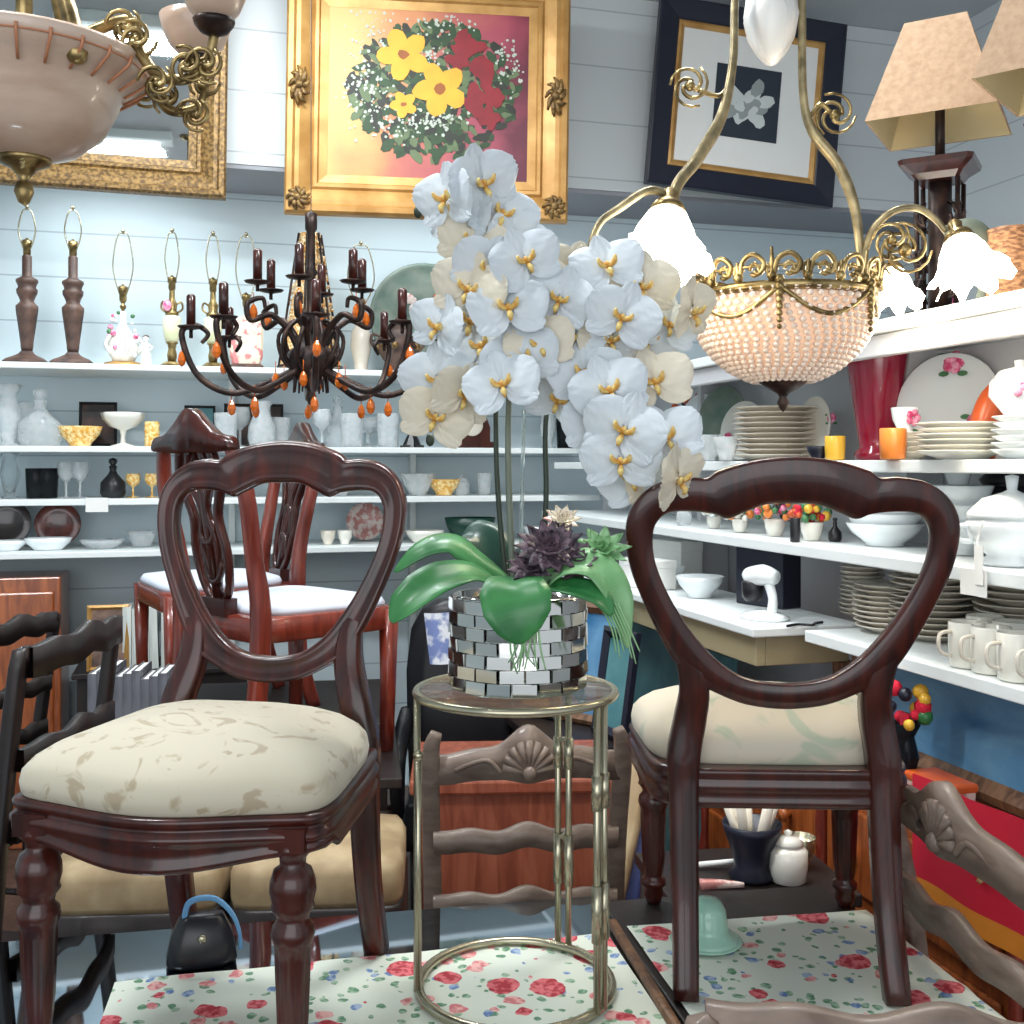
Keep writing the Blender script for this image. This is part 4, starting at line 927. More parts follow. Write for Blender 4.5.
# ------------------------------------------------------------------ table lamps on the top back shelf
def bs(px, lvl, t=.2): q = W(s_at(px, t), t, BZ[lvl]+.0015); return q
def rs(px, lvl, s=.2): return W(s, t_at(px, s), RZL[lvl]+.0015)
def harp(par, z0, z1, w, name='harp'):
    mb = MB(); mb.tube(spl([(-.012, 0, z0), (-w*.8, 0, z0+(z1-z0)*.25), (-w, 0, z0+(z1-z0)*.55), (-w*.55, 0, z1-.012), (0, 0, z1), (w*.55, 0, z1-.012), (w, 0, z0+(z1-z0)*.55), (w*.8, 0, z0+(z1-z0)*.25), (.012, 0, z0)], 5), .0034, 6); mb.sphere((0, 0, z1+.012), .010, 8, 6); mb.tube([(0, 0, z1), (0, 0, z1+.014)], .005, 6)
    return mb.build(name, M['nickel'], par)
def socket(par, z, h=.06):
    mb = MB(); mb.lathe([(.012, z-.01), (.016, z), (.016, z+h*.5), (.02, z+h*.55), (.02, z+h), (.012, z+h), (.004, z+h+.01)], 12); mb.build('socket', M['brass'], par)
def sq_lathe(mb, prof, M_=None):   # square-section turned profile
    rows = [[(x*r_, y*r_, z) for x, y in [(1, .85), (.85, 1), (-.85, 1), (-1, .85), (-1, -.85), (-.85, -1), (.85, -1), (1, -.85)]] for r_, z in prof]
    mb.layers(rows, True, True, False, M_)
def brown_lamp(px, label, yaw):
    L_ = bs(px, 0, .18); m_ = mpp(L_); t = thing('table_lamp', label, 'lamp', L_, yaw, 'matching brown candlestick lamps')
    h = 104*m_
    mb = MB(); sq_lathe(mb, [(.085, 0), (.088, .012), (.075, .024), (.05, .036), (.03, .048), (.022, .06)]); mb.build('base', M['lamp_brown'], t)
    mb = MB(); mb.lathe([(.022, .055), (.026, .08), (.026, .09), (.03, .14, .08), (.042, .235, .08), (.046, .255), (.038, .262), (.028, .275), (.032, .29), (.042, .31), (.044, .325), (.036, .335), (.04, .35), (.046, .36), (.044, .37), (.03, .378), (.02, .385), (.02, h+.02), (.012, h+.03)], 24); mb.build('body', M['lamp_brown'], t)
    socket(t, h+.03); harp(t, h+.05, 156*m_, .034)
    return t
brown_lamp(27, 'brown candlestick table lamp without shade, first from the left on the top shelf', TH)
brown_lamp(73, 'brown candlestick table lamp without shade, second from the left on the top shelf', TH)
L_ = bs(123, 0, .2); m_ = mpp(L_)
t = thing('table_lamp', 'white porcelain lamp covered in flowers on a gilt base', 'lamp', L_, TH)
mb = MB(); mb.lathe([(.07, 0), (.074, .01), (.066, .02), (.05, .026), (1e-6, .026)], 24, Matrix.Diagonal((1.2, .8, 1, 1))); mb.build('base', M['gold'], t)
mb = MB(); mb.lathe([(.045, .026), (.062, .06), (.066, .09), (.055, .125), (.04, .15), (.024, .175), (.014, .20), (.012, .25)], 22, flute=.06, nf=5)
for k in range(5): a = 2*PI*k/5; mb.tube(spl([(.06*math.cos(a), .06*math.sin(a), .06), (.085*math.cos(a), .085*math.sin(a), .10), (.06*math.cos(a), .06*math.sin(a), .14)], 4), .009, 6)
bo = mb.build('body', M['china'], t)
mb = MB()
for k in range(26):
    a = R.uniform(0, 2*PI); z = R.uniform(.05, .24); rr = .07-.2*max(0, z-.09)
    mb.mat(R.choice([0, 1, 2, 2])).sphere((rr*math.cos(a), rr*math.sin(a), z), R.uniform(.008, .014), 6, 4)
mb.build('applied_flowers', [M['pinkpaint'], M['greenpaint'], M['china_w']], bo)
mb = MB(); mb.tube([(0, 0, .24), (0, 0, .30)], .007, 8); mb.sphere((0, 0, .27), .014, 8, 6); mb.build('neck', M['brass'], t)
socket(t, .30); harp(t, .32, 134*m_, .042)
L_ = bs(146, 0, .14); t = thing('figurine', 'small white porcelain figurine standing beside the flowered porcelain lamp', 'figurine', L_, TH)
mb = MB(); mb.lathe([(.025, 0), (.027, .008), (.022, .012), (.024, .03), (.02, .06), (.012, .085), (.014, .1), (.008, .112), (1e-6, .113)], 14, flute=.1, nf=5); mb.sphere((0, 0, .125), .014, 10, 8)
for s in (-1, 1): mb.tube(spl([(s*.012, 0, .10), (s*.026, -.004, .085), (s*.014, -.016, .07)], 4), .005, 6)
mb.build('body', M['china_w'], t)
mb = MB(); mb.sphere((0, .003, .131), .0145, 10, 8, (1, 1, .8)); mb.build('hair', M['lamp_brown'], t)
def onyx_lamp(px, label, tagc):
    L_ = bs(px, 0, .2); m_ = mpp(L_); t = thing('table_lamp', label, 'lamp', L_, TH, 'brass and onyx lamps')
    mb = MB(); sq_lathe(mb, [(.05, 0), (.052, .012), (.04, .02), (.03, .03)]); mb.build('base', M['brass'], t)
    mb = MB(); mb.lathe([(.018, .03), (.022, .06), (.016, .09), (.02, .11), (.03, .116)], 18); mb.build('stem', M['brass'], t)
    mb = MB(); mb.lathe([(.024, .116), (.034, .14), (.04, .18), (.041, .22), (.036, .235), (.02, .24), (1e-6, .24)], 22); mb.build('onyx_vase', M['onyx'], t)
    mb = MB(); mb.lathe([(.028, .24), (.03, .25), (.02, .262), (.024, .29), (.014, .31), (.012, .35), (.008, .37)], 16); 
    for s in (-1, 1): mb.tube(spl([(s*.02, 0, .25), (s*.045, 0, .27), (s*.04, 0, .30), (s*.02, 0, .29)], 4), .005, 6)
    mb.build('neck', M['brass'], t)
    socket(t, .36, .05); harp(t, .38, 136*m_ if px < 190 else 134*m_, .03)
    if tagc: mb = MB(); mb.sphere((-.02, -.03, .28), .02, 8, 6, (1, .5, 1.3)); mb.build('hanging_tag', M['pinkpaint'], t)
    return t
onyx_lamp(172, 'onyx and brass table lamp with a pink tag hanging from its neck', True)
onyx_lamp(213, 'onyx and brass table lamp with no tag, behind the dark chandelier arm', False)
L_ = bs(246, 0, .22); m_ = mpp(L_)
t = thing('table_lamp', 'square floral painted lamp without shade behind the dark chandelier', 'lamp', L_, TH)
mb = MB(); sq_lathe(mb, [(.075, 0), (.075, .02), (.06, .028)]); mb.build('base', M['lamp_brown'], t)
mb = MB(); sq_lathe(mb, [(.062, .028), (.072, .06), (.075, .18), (.066, .225), (.03, .245), (.012, .255)]); mb.build('body', M['pinkw'], t)
mb = MB(); mb.tube([(0, 0, .25), (0, 0, .30)], .008, 8); mb.build('neck', M['iron'], t); socket(t, .30, .05); harp(t, .32, 134*m_, .045)
L_ = bs(361, 0, .22); m_ = mpp(L_)
t = thing('table_lamp', 'slim cream vase lamp without shade, right of the amber cone shade', 'lamp', L_, TH)
mb = MB(); mb.lathe([(.05, 0), (.052, .012), (.03, .02), (.034, .05), (.05, .12), (.046, .19), (.026, .235), (.016, .25), (.01, .30)], 22); mb.build('body', M['china_g'], t); socket(t, .30, .05); harp(t, .32, 128*m_, .062)
# amber beaded cone lampshade
L_ = bs(310, 0, .2); m_ = mpp(L_)
t = thing('cone_lamp', 'tall amber beaded cone shaped lamp behind the dark chandelier', 'lamp', L_, TH)
hc = 138*m_
mb = MB(); mb.lathe([(.142, .02), (.145, .03), (.07, hc*.62), (.048, hc-.02), (.05, hc), (.046, hc), (.066, hc*.62), (.137, .03)], 20)
for k in range(260):
    z = R.uniform(.04, hc-.03); rr = .143+(z-.03)/(hc-.05)*(.05-.143); a = R.uniform(0, 2*PI); mb.sphere((rr*math.cos(a), rr*math.sin(a), z), .0075, 5, 4)
mb.build('shade', M['amberbead'], t)
mb = MB()
for k in range(6): a = 2*PI*k/6+.2; mb.tube([(.147*math.cos(a), .147*math.sin(a), .02), (.053*math.cos(a), .053*math.sin(a), hc)], .006, 6)
mb.tube([(.146*math.cos(2*PI*i/24), .146*math.sin(2*PI*i/24), .022) for i in range(24)], .006, 6, True); mb.build('shade_frame', M['iron'], t)
mb = MB(); mb.lathe([(.08, 0), (.08, .012), (.02, .02), (.012, .04), (.012, hc+.01), (.02, hc+.02), (1e-6, hc+.04)], 16); mb.build('base', M['iron'], t)
# round urn and tray
L_ = bs(398, 0, .17); m_ = mpp(L_)
t = thing('ornate_urn', 'round brown ornate urn standing left of the orchid on the top shelf', 'urn', L_, TH)
mb = MB(); mb.lathe([(.05, 0), (.055, .01), (.035, .022), (.06, .05), (.092, .1), (.095, .14), (.075, .19), (.045, .21), (.05, .225), (.04, .23), (.02, .25), (.012, .262), (1e-6, .27)], 26, flute=.03, nf=12)
for s in (-1, 1): mb.tube(spl([(s*.08, 0, .17), (s*.12, 0, .18), (s*.125, 0, .14), (s*.09, 0, .10)], 5), .008, 6)
mb.build('body', M['lamp_brown'], t)
mb = MB()
for k in range(10): a = 2*PI*k/10; mb.sphere((.094*math.cos(a), .094*math.sin(a), .125), .018, 6, 5)
mb.build('gilt_bosses', M['gold_dark'], t)
L_ = bs(428, 0, .30); m_ = mpp(L_)
t = thing('round_tray', 'large round grey green painted tray propped behind the orchid', 'tray', L_, TH)
rt = 58*m_
A = RX(math.radians(-8)) @ TR(0, 0, rt) @ RX(PI/2)
mb = MB(); mb.lathe([(1e-6, 0), (rt*.8, 0), (rt*.93, .006), (rt, .02), (rt*.985, .026), (rt*.92, .012), (rt*.8, .006), (1e-6, .006)], 40, A); mb.build('tray_dish', M['tray'], t)
mb = MB()
for k in range(16): mb.mat(R.choice([0, 0, 1, 2])).sphere((R.uniform(-.4, .5)*rt, -.012, rt+R.uniform(-.5, .4)*rt), R.uniform(.012, .032), 7, 5, (1, .12, .8))
mb.build('painted_flowers', [M['tealcan'], M['plate_pink'], M['squash']], t)
# ------------------------------------------------------------------ burlap shaded lamps on the right unit
def iron_lamp(px, py_base, s, label, hb, top_hw, bot_hw, hs, yaw, d=None):
    tt = t_at(px, s); L_ = W(s, tt, RZL[0]+.0015); t = thing('shaded_lamp', label, 'lamp', L_, yaw, 'scrolled iron lamps with tan shades')
    mb = MB(); sq_lathe(mb, [(.085, 0), (.088, .015), (.07, .03), (.05, .036)])
    mb.build('base', M['iron'], t)
    mb = MB(); 
    for x in (-1, 1):
        for y in (-1, 1):
            mb.tube([(x*.045, y*.045, .03), (x*.048, y*.048, hb-.05)], .006, 6)
            for k, z in enumerate([.08, .17, .26, .35]):
                if z > hb-.1: continue
                q = .05; sg = 1 if k % 2 else -1
                pts = [(0, 0)]+[((.012+.0065*i*.5)*math.cos(sg*i*.75+.4), (.012+.0065*i*.5)*math.sin(sg*i*.75+.4)) for i in range(9)]
                mb.tube([(x*(.02+abs(a_)), y*q, z+b_) for a_, b_ in pts[1:]], .005, 5)
                mb.tube([(x*q, y*(.02+abs(a_)), z+b_) for a_, b_ in pts[1:]], .005, 5)
    mb.tube([(0, 0, .03), (0, 0, hb)], .028, 8)
    mb.build('scrolled_column', M['iron'], t)
    mb = MB(); sq_lathe(mb, [(.05, hb-.05), (.06, hb-.035), (.085, hb-.015), (.088, hb-.003), (.03, hb)]); mb.build('capital', M['mahog'], t)
    mb = MB(); mb.tube([(0, 0, hb), (0, 0, hb+.22)], .012, 8); mb.build('stem', M['iron'], t)
    z0 = hb+.085
    def tier(hw, z): return [(-hw, -hw, z), (hw, -hw, z), (hw, hw, z), (-hw, hw, z)]
    mb = MB(); mb.layers([tier(bot_hw, z0), tier(top_hw, z0+hs)], False, False, False); mb.mat(1).layers([tier(bot_hw-.004, z0+.001), tier(top_hw-.004, z0+hs-.001)], False, False, False)
    mb.mat(0).layers([tier(bot_hw, z0), tier(bot_hw-.004, z0+.001)], False, False, False)
    o = mb.build('lamp_shade', [M['burlap'], M['shade_in']], t)
    mb = MB(); 
    for q in (0, PI/2): mb.tube([(-top_hw*.97*math.cos(q)*1, -top_hw*.97*math.sin(q), z0+hs-.01), (top_hw*.97*math.cos(q), top_hw*.97*math.sin(q), z0+hs-.01)], .003, 5)
    mb.tube([(0, 0, hb+.2), (0, 0, z0+hs)], .005, 6); mb.build('shade_fitter', M['iron'], o)
    return t
iron_lamp(940, 300, .22, 'scrolled iron lamp with tan square shade, the farther of two', .405, .072, .15, .25, math.radians(60))
iron_lamp(1078, 300, .22, 'scrolled iron lamp with tan square shade, cut by the right edge of the photo', .37, .08, .165, .29, math.radians(50))
# woven vase and pink bottle beside it
L_ = rs(1012, 0, .13)
t = thing('woven_vase', 'brown woven vase beside the tan shaded lamp on the top right shelf', 'vase', L_, 0)
mb = MB(); mb.lathe([(.04, 0), (.05, .01), (.058, .06), (.056, .11), (.046, .145), (.05, .16), (.046, .16), (.04, .14), (1e-6, .12)], 24); mb.build('body', M['wicker'], t)
L_ = rs(980, 0, .1)
t = thing('horn_vase', 'green curved horn shaped vase on the top right shelf', 'vase', L_, 0)
mb = MB(); mb.lathe([(.03, 0), (.032, .006), (.012, .012), (1e-6, .012)], 16); mb.build('foot', M['brass'], t)
mb = MB(); mb.tube(spl([(0, 0, .01), (.02, 0, .06), (.02, 0, .12), (-.02, 0, .165), (-.06, 0, .15)], 6), [.012, .02, .026, .03, .034], 12); mb.build('horn', M['stem'], t)
L_ = rs(955, 0, .3)
t = thing('bottle', 'slim pink bottle on the top right shelf beside the iron lamp', 'bottle', L_, 0)
mb = MB(); mb.lathe([(.02, 0), (.022, .01), (.022, .14), (.012, .17), (.01, .21), (.012, .215), (1e-6, .215)], 14); mb.build('body', M['pinkpaint'], t)
mb = MB(); mb.lathe([(.013, .212), (.013, .235), (1e-6, .236)], 12); mb.build('stopper', M['china_w'], t)
# ------------------------------------------------------------------ small goods on the shelves
PROF = {  # normalised by height: (r, z)
 'vase': [(.16, 0), (.18, .02), (.1, .06), (.14, .25), (.2, .5), (.15, .72), (.13, .8), (.22, .98), (.2, 1), (.11, .8), (.13, .7), (.17, .5), (.08, .12), (1e-6, .1)],
 'tumbler': [(.28, 0), (.3, .02), (.34, .98), (.33, 1), (.31, .98), (.27, .08), (1e-6, .07)],
 'goblet': [(.24, 0), (.24, .015), (.05, .05), (.035, .1), (.035, .42), (.08, .47), (.2, .58), (.25, .75), (.23, .98), (.22, 1), (.21, .98), (.23, .75), (.18, .6), (1e-6, .5)],
 'jug': [(.24, 0), (.26, .02), (.3, .2), (.28, .45), (.18, .7), (.17, .85), (.22, .98), (.2, 1), (.15, .85), (.16, .7), (.25, .45), (.22, .08), (1e-6, .07)],
 'bowl': [(.5, 0), (.52, .05), (.5, .1), (.9, .6), (1.05, .98), (1.02, 1), (.86, .62), (.45, .16), (1e-6, .14)],
 'compote': [(.32, 0), (.33, .03), (.08, .1), (.06, .3), (.1, .48), (.35, .58), (.55, .8), (.6, .98), (.57, 1), (.5, .82), (.3, .64), (1e-6, .6)],
 'decanter': [(.22, 0), (.24, .02), (.28, .12), (.27, .38), (.1, .6), (.07, .68), (.09, .78), (.07, .8), (.05, .81), (.1, .9), (.08, .97), (1e-6, 1)],
 'cup': [(.3, 0), (.32, .05), (.28, .08), (.48, .5), (.55, .97), (.53, 1), (.45, .5), (.25, .14), (1e-6, .13)],
 'mug': [(.36, 0), (.4, .03), (.42, .5), (.42, .98), (.40, 1), (.37, .97), (.37, .1), (1e-6, .09)],
 'jar': [(.3, 0), (.34, .03), (.38, .3), (.38, .6), (.3, .68), (.26, .7), (.28, .72), (.3, .76), (.2, .86), (.06, .9), (.09, .96), (1e-6, 1)],
 'pot': [(.3, 0), (.33, .03), (.46, .5), (.5, .95), (.48, 1), (.42, .9), (.4, .5), (1e-6, .4)],
 'candle': [(.26, 0), (.28, .02), (.28, .92), (.25, .96), (1e-6, .95)],
}
def good(name, label, cat, prof, L_, h, mat, group=None, wsc=1, flute=0, nf=10, rz=TH, part='body', n=18):
    mb = MB(); mb.lathe([(r_*h*wsc, z*h) for r_, z in PROF[prof]], n, flute=flute, nf=nf)
    o = mb.build(name, mat, loc=L_, rz=rz); return tag(o, label, cat, group)
def row(items, lvl, side='b', t=.16):
    for it in items:
        px, hpx, name, label, cat, prof, mat = it[:7]; kw = it[7] if len(it) > 7 else {}
        kw = dict(kw); tt = kw.pop('t', t)
        L_ = bs(px, lvl, tt) if side == 'b' else rs(px, lvl, tt)
        good(name, label, cat, prof, L_, hpx*mpp(L_), M[mat], **kw)
G2 = 'crystal and glassware on the second back shelf'
row([(8, 62, 'glass_vase', 'tall clear glass vase at the left end of the second back shelf', 'vase', 'vase', 'crystal'),
     (24, 44, 'glass_vase', 'short clear glass vase second from the left end of the second back shelf', 'vase', 'tumbler', 'crystal', dict(t=.28)),
     (40, 58, 'glass_decanter', 'clear cut glass decanter left of the amber basket', 'decanter', 'decanter', 'crystal', dict(wsc=1.3)),
     (80, 20, 'amber_basket', 'low amber glass basket bowl with pink flower on the second back shelf', 'bowl', 'bowl', 'amber_pale', dict(flute=.03, nf=16)),
     (123, 34, 'compote', 'cream footed compote dish on the second back shelf', 'dish', 'compote', 'china', dict(flute=.05, nf=10)),
     (152, 26, 'pillar_candle', 'small amber candle on a dark saucer on the second back shelf', 'candle', 'candle', 'amber_pale'),
     ], 1)
cry = [(226, 34, 'tumbler'), (240, 40, 'goblet'), (262, 46, 'jug'), (280, 30, 'tumbler'), (322, 38, 'goblet'), (338, 52, 'decanter'), (352, 34, 'tumbler'), (368, 30, 'compote'), (388, 34, 'tumbler')]
for k, (px, h, p_) in enumerate(cry):
    L_ = bs(px, 1, .13+.1*(k % 2)); good('crystal_'+{'tumbler': 'tumbler', 'goblet': 'goblet', 'jug': 'jug', 'decanter': 'decanter', 'compote': 'dish'}[p_], 'clear cut crystal piece, %s from the left behind the left chair back' % ORD[k], 'glassware', p_, L_, h*mpp(L_), M['crystal'], G2, flute=.03, nf=12)
def flat_pic(name, label, cat, px, py0, py1, wpx, t, lvl, mats, bw=.012, lean=.12):
    L_ = bs(px, lvl, t); m_ = mpp(L_); h = (py1-py0)*m_; w_ = wpx*m_
    th = thing(name, label, cat, L_, TH); A = RX(-lean)
    f = frame_mb(w_, h, bw, [(0, 0), (0, .014), (.5, .018), (1, .012), (1, 0)]); g = MB(); g.v = [tuple(A @ TR(0, 0, h/2) @ V(p)) for p in f.v]; g.f, g.fm, g.fs = f.f, f.fm, f.fs; g.build('frame', mats[0], th)
    mb = MB(); mb.box(-w_/2+bw*.8, w_/2-bw*.8, -.008, -.002, bw*.8, h-bw*.8, A); mb.build('picture', mats[1], th)
flat_pic('framed_picture', 'small black framed dark picture propped on the second back shelf', 'picture', 98, 375, 420, 36, .30, 1, (M['black'], two('dark_print', sr(26, 18, 18), sr(84, 46, 28), 9, .4, .7)))
flat_pic('framed_picture', 'small dark framed green picture propped behind the mahogany chair crest', 'picture', 200, 376, 418, 30, .36, 1, (M['black'], M['tealcan']))
flat_pic('framed_picture', 'wide dark framed picture propped under the left arms of the dark chandelier', 'picture', 254, 376, 420, 58, .36, 1, (M['darkwood'], two('brown_print', sr(44, 32, 30), sr(120, 96, 84), 9, .4, .7)))
mb = MB(); mb.tube([(0, 0, 0), (0, 0, .10)], [.05, .002], 8, smooth=False); mb.box(-.05, .05, -.04, .04, 0, .012)
L_ = bs(412, 1, .15); tag(mb.build('pyramid_ornament', M['black'], loc=L_, rz=TH), 'small black pyramid ornament on the second back shelf below the lowest left orchid flowers', 'ornament')
L_ = bs(470, 1, .2); t = thing('mantel_clock', 'dark brown arched mantel clock behind the orchid stems', 'clock', L_, TH)
mb = MB(); mb.layers([[(x*.11, y*.05, 0) for x, y in ((-1, -1), (1, -1), (1, 1), (-1, 1))], [(x*.11, y*.05, .03) for x, y in ((-1, -1), (1, -1), (1, 1), (-1, 1))]], smooth=False)
mb.layers([[(x, -.04, z) for x, z in [(-.09, .03), (.09, .03), (.09, .10), (.07, .155), (.03, .185), (-.03, .185), (-.07, .155), (-.09, .10)]], [(x, .04, z) for x, z in [(-.09, .03), (.09, .03), (.09, .10), (.07, .155), (.03, .185), (-.03, .185), (-.07, .155), (-.09, .10)]]], smooth=False); mb.build('case', M['mahog'], t)
mb = MB(); mb.lathe([(1e-6, 0), (.05, 0), (.054, .004), (.05, .008), (1e-6, .008)], 24, TR(0, -.041, .11) @ RX(PI/2)); mb.build('dial', M['china_g'], t)
row([(548, 44, 'glass_vase', 'clear glass vase on the second back shelf right of the orchid stems', 'vase', 'vase', 'crystal'), (566, 30, 'blue_tumbler', 'smoky blue glass tumbler on the second back shelf near the corner', 'glass', 'tumbler', 'smoke'),
     (588, 34, 'glass_bowl', 'clear glass bowl on the second back shelf nearest the corner', 'bowl', 'bowl', 'crystal', dict(wsc=.5))], 1)
row([(10, 50, 'glass_vase', 'clear glass vase at the left end of the third back shelf', 'vase', 'vase', 'glass'),
     (36, 30, 'dark_tumbler', 'dark smoked tumbler on the third back shelf, left one of a pair', 'glass', 'tumbler', 'smoke', dict(group='smoked tumblers')),
     (48, 30, 'dark_tumbler', 'dark smoked tumbler on the third back shelf, right one of a pair', 'glass', 'tumbler', 'smoke', dict(group='smoked tumblers')),
     (66, 36, 'wine_glass', 'clear stemmed wine glass on the third back shelf, next to the smoked tumblers', 'glass', 'goblet', 'crystal', dict(group='stemmed glasses')),
     (80, 36, 'wine_glass', 'clear stemmed wine glass on the third back shelf, next to the black vase', 'glass', 'goblet', 'crystal', dict(group='stemmed glasses')),
     (113, 40, 'black_vase', 'black stepped vase standing alone on the third back shelf', 'vase', 'decanter', 'black', dict(wsc=1.1)),
     (133, 24, 'gilt_goblet', 'small gilt rimmed goblet right of the black vase, left one of two', 'goblet', 'goblet', 'amber_pale', dict(group='gilt goblets', wsc=1.2)),
     (152, 24, 'gilt_goblet', 'small gilt rimmed goblet right of the black vase, right one of two', 'goblet', 'goblet', 'amber_pale', dict(group='gilt goblets', wsc=1.2)),
     (340, 20, 'glass_dish', 'low clear glass dish seen through the left chair back', 'dish', 'bowl', 'crystal', dict(wsc=.8)),
     (418, 22, 'glass_dish', 'clear glass dish right of the left chair on the third back shelf', 'dish', 'bowl', 'crystal', dict(wsc=.8)),
     (444, 16, 'amber_dish', 'low amber dish on the third back shelf, left of the orchid stems', 'dish', 'bowl', 'amber_pale'),
     (462, 20, 'glass_jar', 'clear glass jar beside the low amber dish on the third back shelf', 'jar', 'jar', 'crystal'),
     (484, 22, 'glass_tumbler', 'clear tumbler close behind the orchid stems on the third back shelf', 'glass', 'tumbler', 'crystal')], 2)
mb = MB(); mb.box(-.045, .045, -.006, 0, -.05, .01); q = W(s_at(97, -.002), -.002, BZ[2]-.004)
tag(mb.build('price_card', M['paper'], loc=q, rz=TH), 'blank white price card on the edge of the third back shelf', 'card')
def plate_prof(r_, h=.02): return [(1e-6, 0), (r_*.55, 0), (r_*.58, .004), (r_*.95, h), (r_, h+.002), (r_*.98, h+.004), (r_*.6, .009), (1e-6, .008)]
def up_plate(name, label, cat, L_, r_, mat, rz, lean=.16, deco=None, oval=1, h=.02):
    A = RX(-lean) @ TR(0, -.004, r_) @ RX(PI/2) @ Matrix.Diagonal((oval, 1, 1, 1))
    mb = MB(); mb.lathe(plate_prof(r_, h), 32, A)
    mats = [mat]
    if deco:
        mats += [M['pinkpaint'], M['greenpaint']]
        for (x, z, s) in deco:
            for k in range(5):
                a = k*1.257; mb.mat(1).sphere((x*r_+s*.6*math.cos(a), -h-.002 if x*x+z*z > .3 else -.012, r_+z*r_+s*.6*math.sin(a)), s*.62, 7, 5, (1, .25, 1), RX(-lean))
            for k in range(3): mb.mat(2).sphere((x*r_+s*1.5*math.cos(k*1.4+2.6), -h if x*x+z*z > .3 else -.010, r_+z*r_+s*1.5*math.sin(k*1.4+2.6)), s*.42, 6, 4, (1.3, .25, .7), RX(-lean))
    o = mb.build(name, mats, loc=L_, rz=rz); return tag(o, label, cat)
def low_dish(name, label, px, lvl, t, wpx, hpx, mat, cat='dish', oval=.7):
    L_ = bs(px, lvl, t); m_ = mpp(L_); r_ = wpx*m_/2; h = hpx*m_
    mb = MB(); mb.lathe([(1e-6, 0), (r_*.6, 0), (r_*.62, .005), (r_*.9, h*.6), (r_, h), (r_*.97, h), (r_*.85, h*.6), (r_*.5, .012), (1e-6, .011)], 26, Matrix.Diagonal((1, oval, 1, 1)))
    return tag(mb.build(name, mat, loc=L_, rz=TH), label, cat)
for px, py, r_, mat, lab in [(6, 0, 24, 'plate_dark', 'dark brown round plate propped at the left end of the lowest back shelf'), (58, 0, 22, 'plate_red', 'red brown round plate propped on the lowest back shelf behind the white dish'), (365, 0, 19, 'plate_pink', 'small pink patterned plate propped on the lowest back shelf, seen through the left chair back')]:
    L_ = bs(px, 3, .3); up_plate('display_plate', lab, 'plate', L_, r_*mpp(L_), M[mat], TH)
low_dish('white_dish', 'long white lidded dish in front of the red brown plate', 48, 3, .12, 46, 12, M['china_w'])
low_dish('white_dish', 'low white dish in front of the dark brown plate', 6, 3, .12, 40, 10, M['china_w'])
low_dish('glass_plate', 'low clear glass dish in the middle of the lowest back shelf, left of the chair', 102, 3, .14, 44, 9, M['crystal'])
low_dish('glass_plate', 'clear glass dish beside the red chair back on the lowest back shelf', 142, 3, .2, 30, 16, M['crystal'])
row([(345, 14, 'small_cup', 'tiny white cup on the lowest back shelf left of the pink plate', 'cup', 'cup', 'china', dict(t=.1)), (328, 14, 'small_cup', 'tiny cream cup on the lowest back shelf, farthest left inside the chair back', 'cup', 'cup', 'china_g', dict(t=.1)),
     (392, 16, 'glass_jar', 'small glass jar right of the pink plate on the lowest back shelf', 'jar', 'jar', 'crystal')], 3)
low_dish('white_dish', 'white oval dish right of the left chair on the lowest back shelf', 425, 3, .12, 40, 12, M['china'])
low_dish('dark_box', 'dark green oval dish behind the orchid leaves on the lowest back shelf', 470, 3, .12, 52, 24, M['leaf_dark'])
low_dish('white_dish', 'white oval dish on the lowest back shelf near the corner', 545, 3, .12, 46, 14, M['china_w'])
# ------------------------------------------------------------------ right unit
PZ = TH-PI/2      # facing the aisle
def stack(px, s, lvl, rpx, n, mat, what, group, step=.0125, z0=0):
    L_ = rs(px, lvl, s); r_ = rpx*mpp(L_); mb = MB(); mb.lathe(plate_prof(r_, .016), 26)
    o = None
    for k in range(n):
        loc = L_+V((R.uniform(-.004, .004), R.uniform(-.004, .004), z0+step*k))
        pos = 'topmost of' if k == n-1 else ('bottom one of' if k == 0 else ORD[k]+' from the bottom of')
        lab = '%s plate, %s the stack %s' % (what[0], pos, what[1])
        if o is None: o = mb.build('stacked_plate', M[mat], loc=loc); tag(o, lab, 'plate', group)
        else: dup(o, loc, None, lab, group)
    return L_, r_, z0+step*n
stack(775, .2, 1, 41, 10, 'china_g', ('cream', 'below the beaded chandelier'), 'plates stacked below the beaded chandelier', .0165)
stack(907, .14, 1, 24, 5, 'china', ('small cream', 'beside the red vase'), 'small plates stacked right of the red vase', .012)
L_, r_, z_ = stack(962, .12, 1, 44, 6, 'china', ('large cream', 'before the rose plate'), 'large plates stacked in front of the rose plate', .0125)
stack(1024, .12, 1, 30, 6, 'china_w', ('white', 'at the right edge'), 'white plates stacked at the right edge', .014)
L_ = rs(948, 1, .33); up_plate('rose_plate', 'large white plate painted with pink roses propped behind the cream stack', 'plate', L_, 46*mpp(L_)+.02, M['china_w'], PZ+.5, .15, [(.05, .82, .026), (.55, -.35, .024), (-.75, -.3, .02)])
L_ = rs(905, 1, .14)+V((0, 0, .068)); good('rose_cup', 'small white cup with a pink rose standing on the small plate stack', 'cup', 'cup', L_, .062, M['china_w'])
mb = MB()
for k in range(5): mb.sphere((.012*math.cos(k*1.257), -.034, .035+.012*math.sin(k*1.257)), .010, 6, 5, (1, .4, 1))
c_ = mb.build('rose_decoration', M['pinkpaint'], bpy.data.objects['rose_cup'])
L_ = rs(893, 1, .06); good('orange_cup', 'small orange glazed cup at the foot of the red vase', 'cup', 'mug', L_+V((0, 0, 0)), .075, M['orange'])
L_ = rs(877, 1, .24); m_ = mpp(L_); t = thing('tall_vase', 'tall crimson glazed vase standing on the right shelf', 'vase', L_, 0)
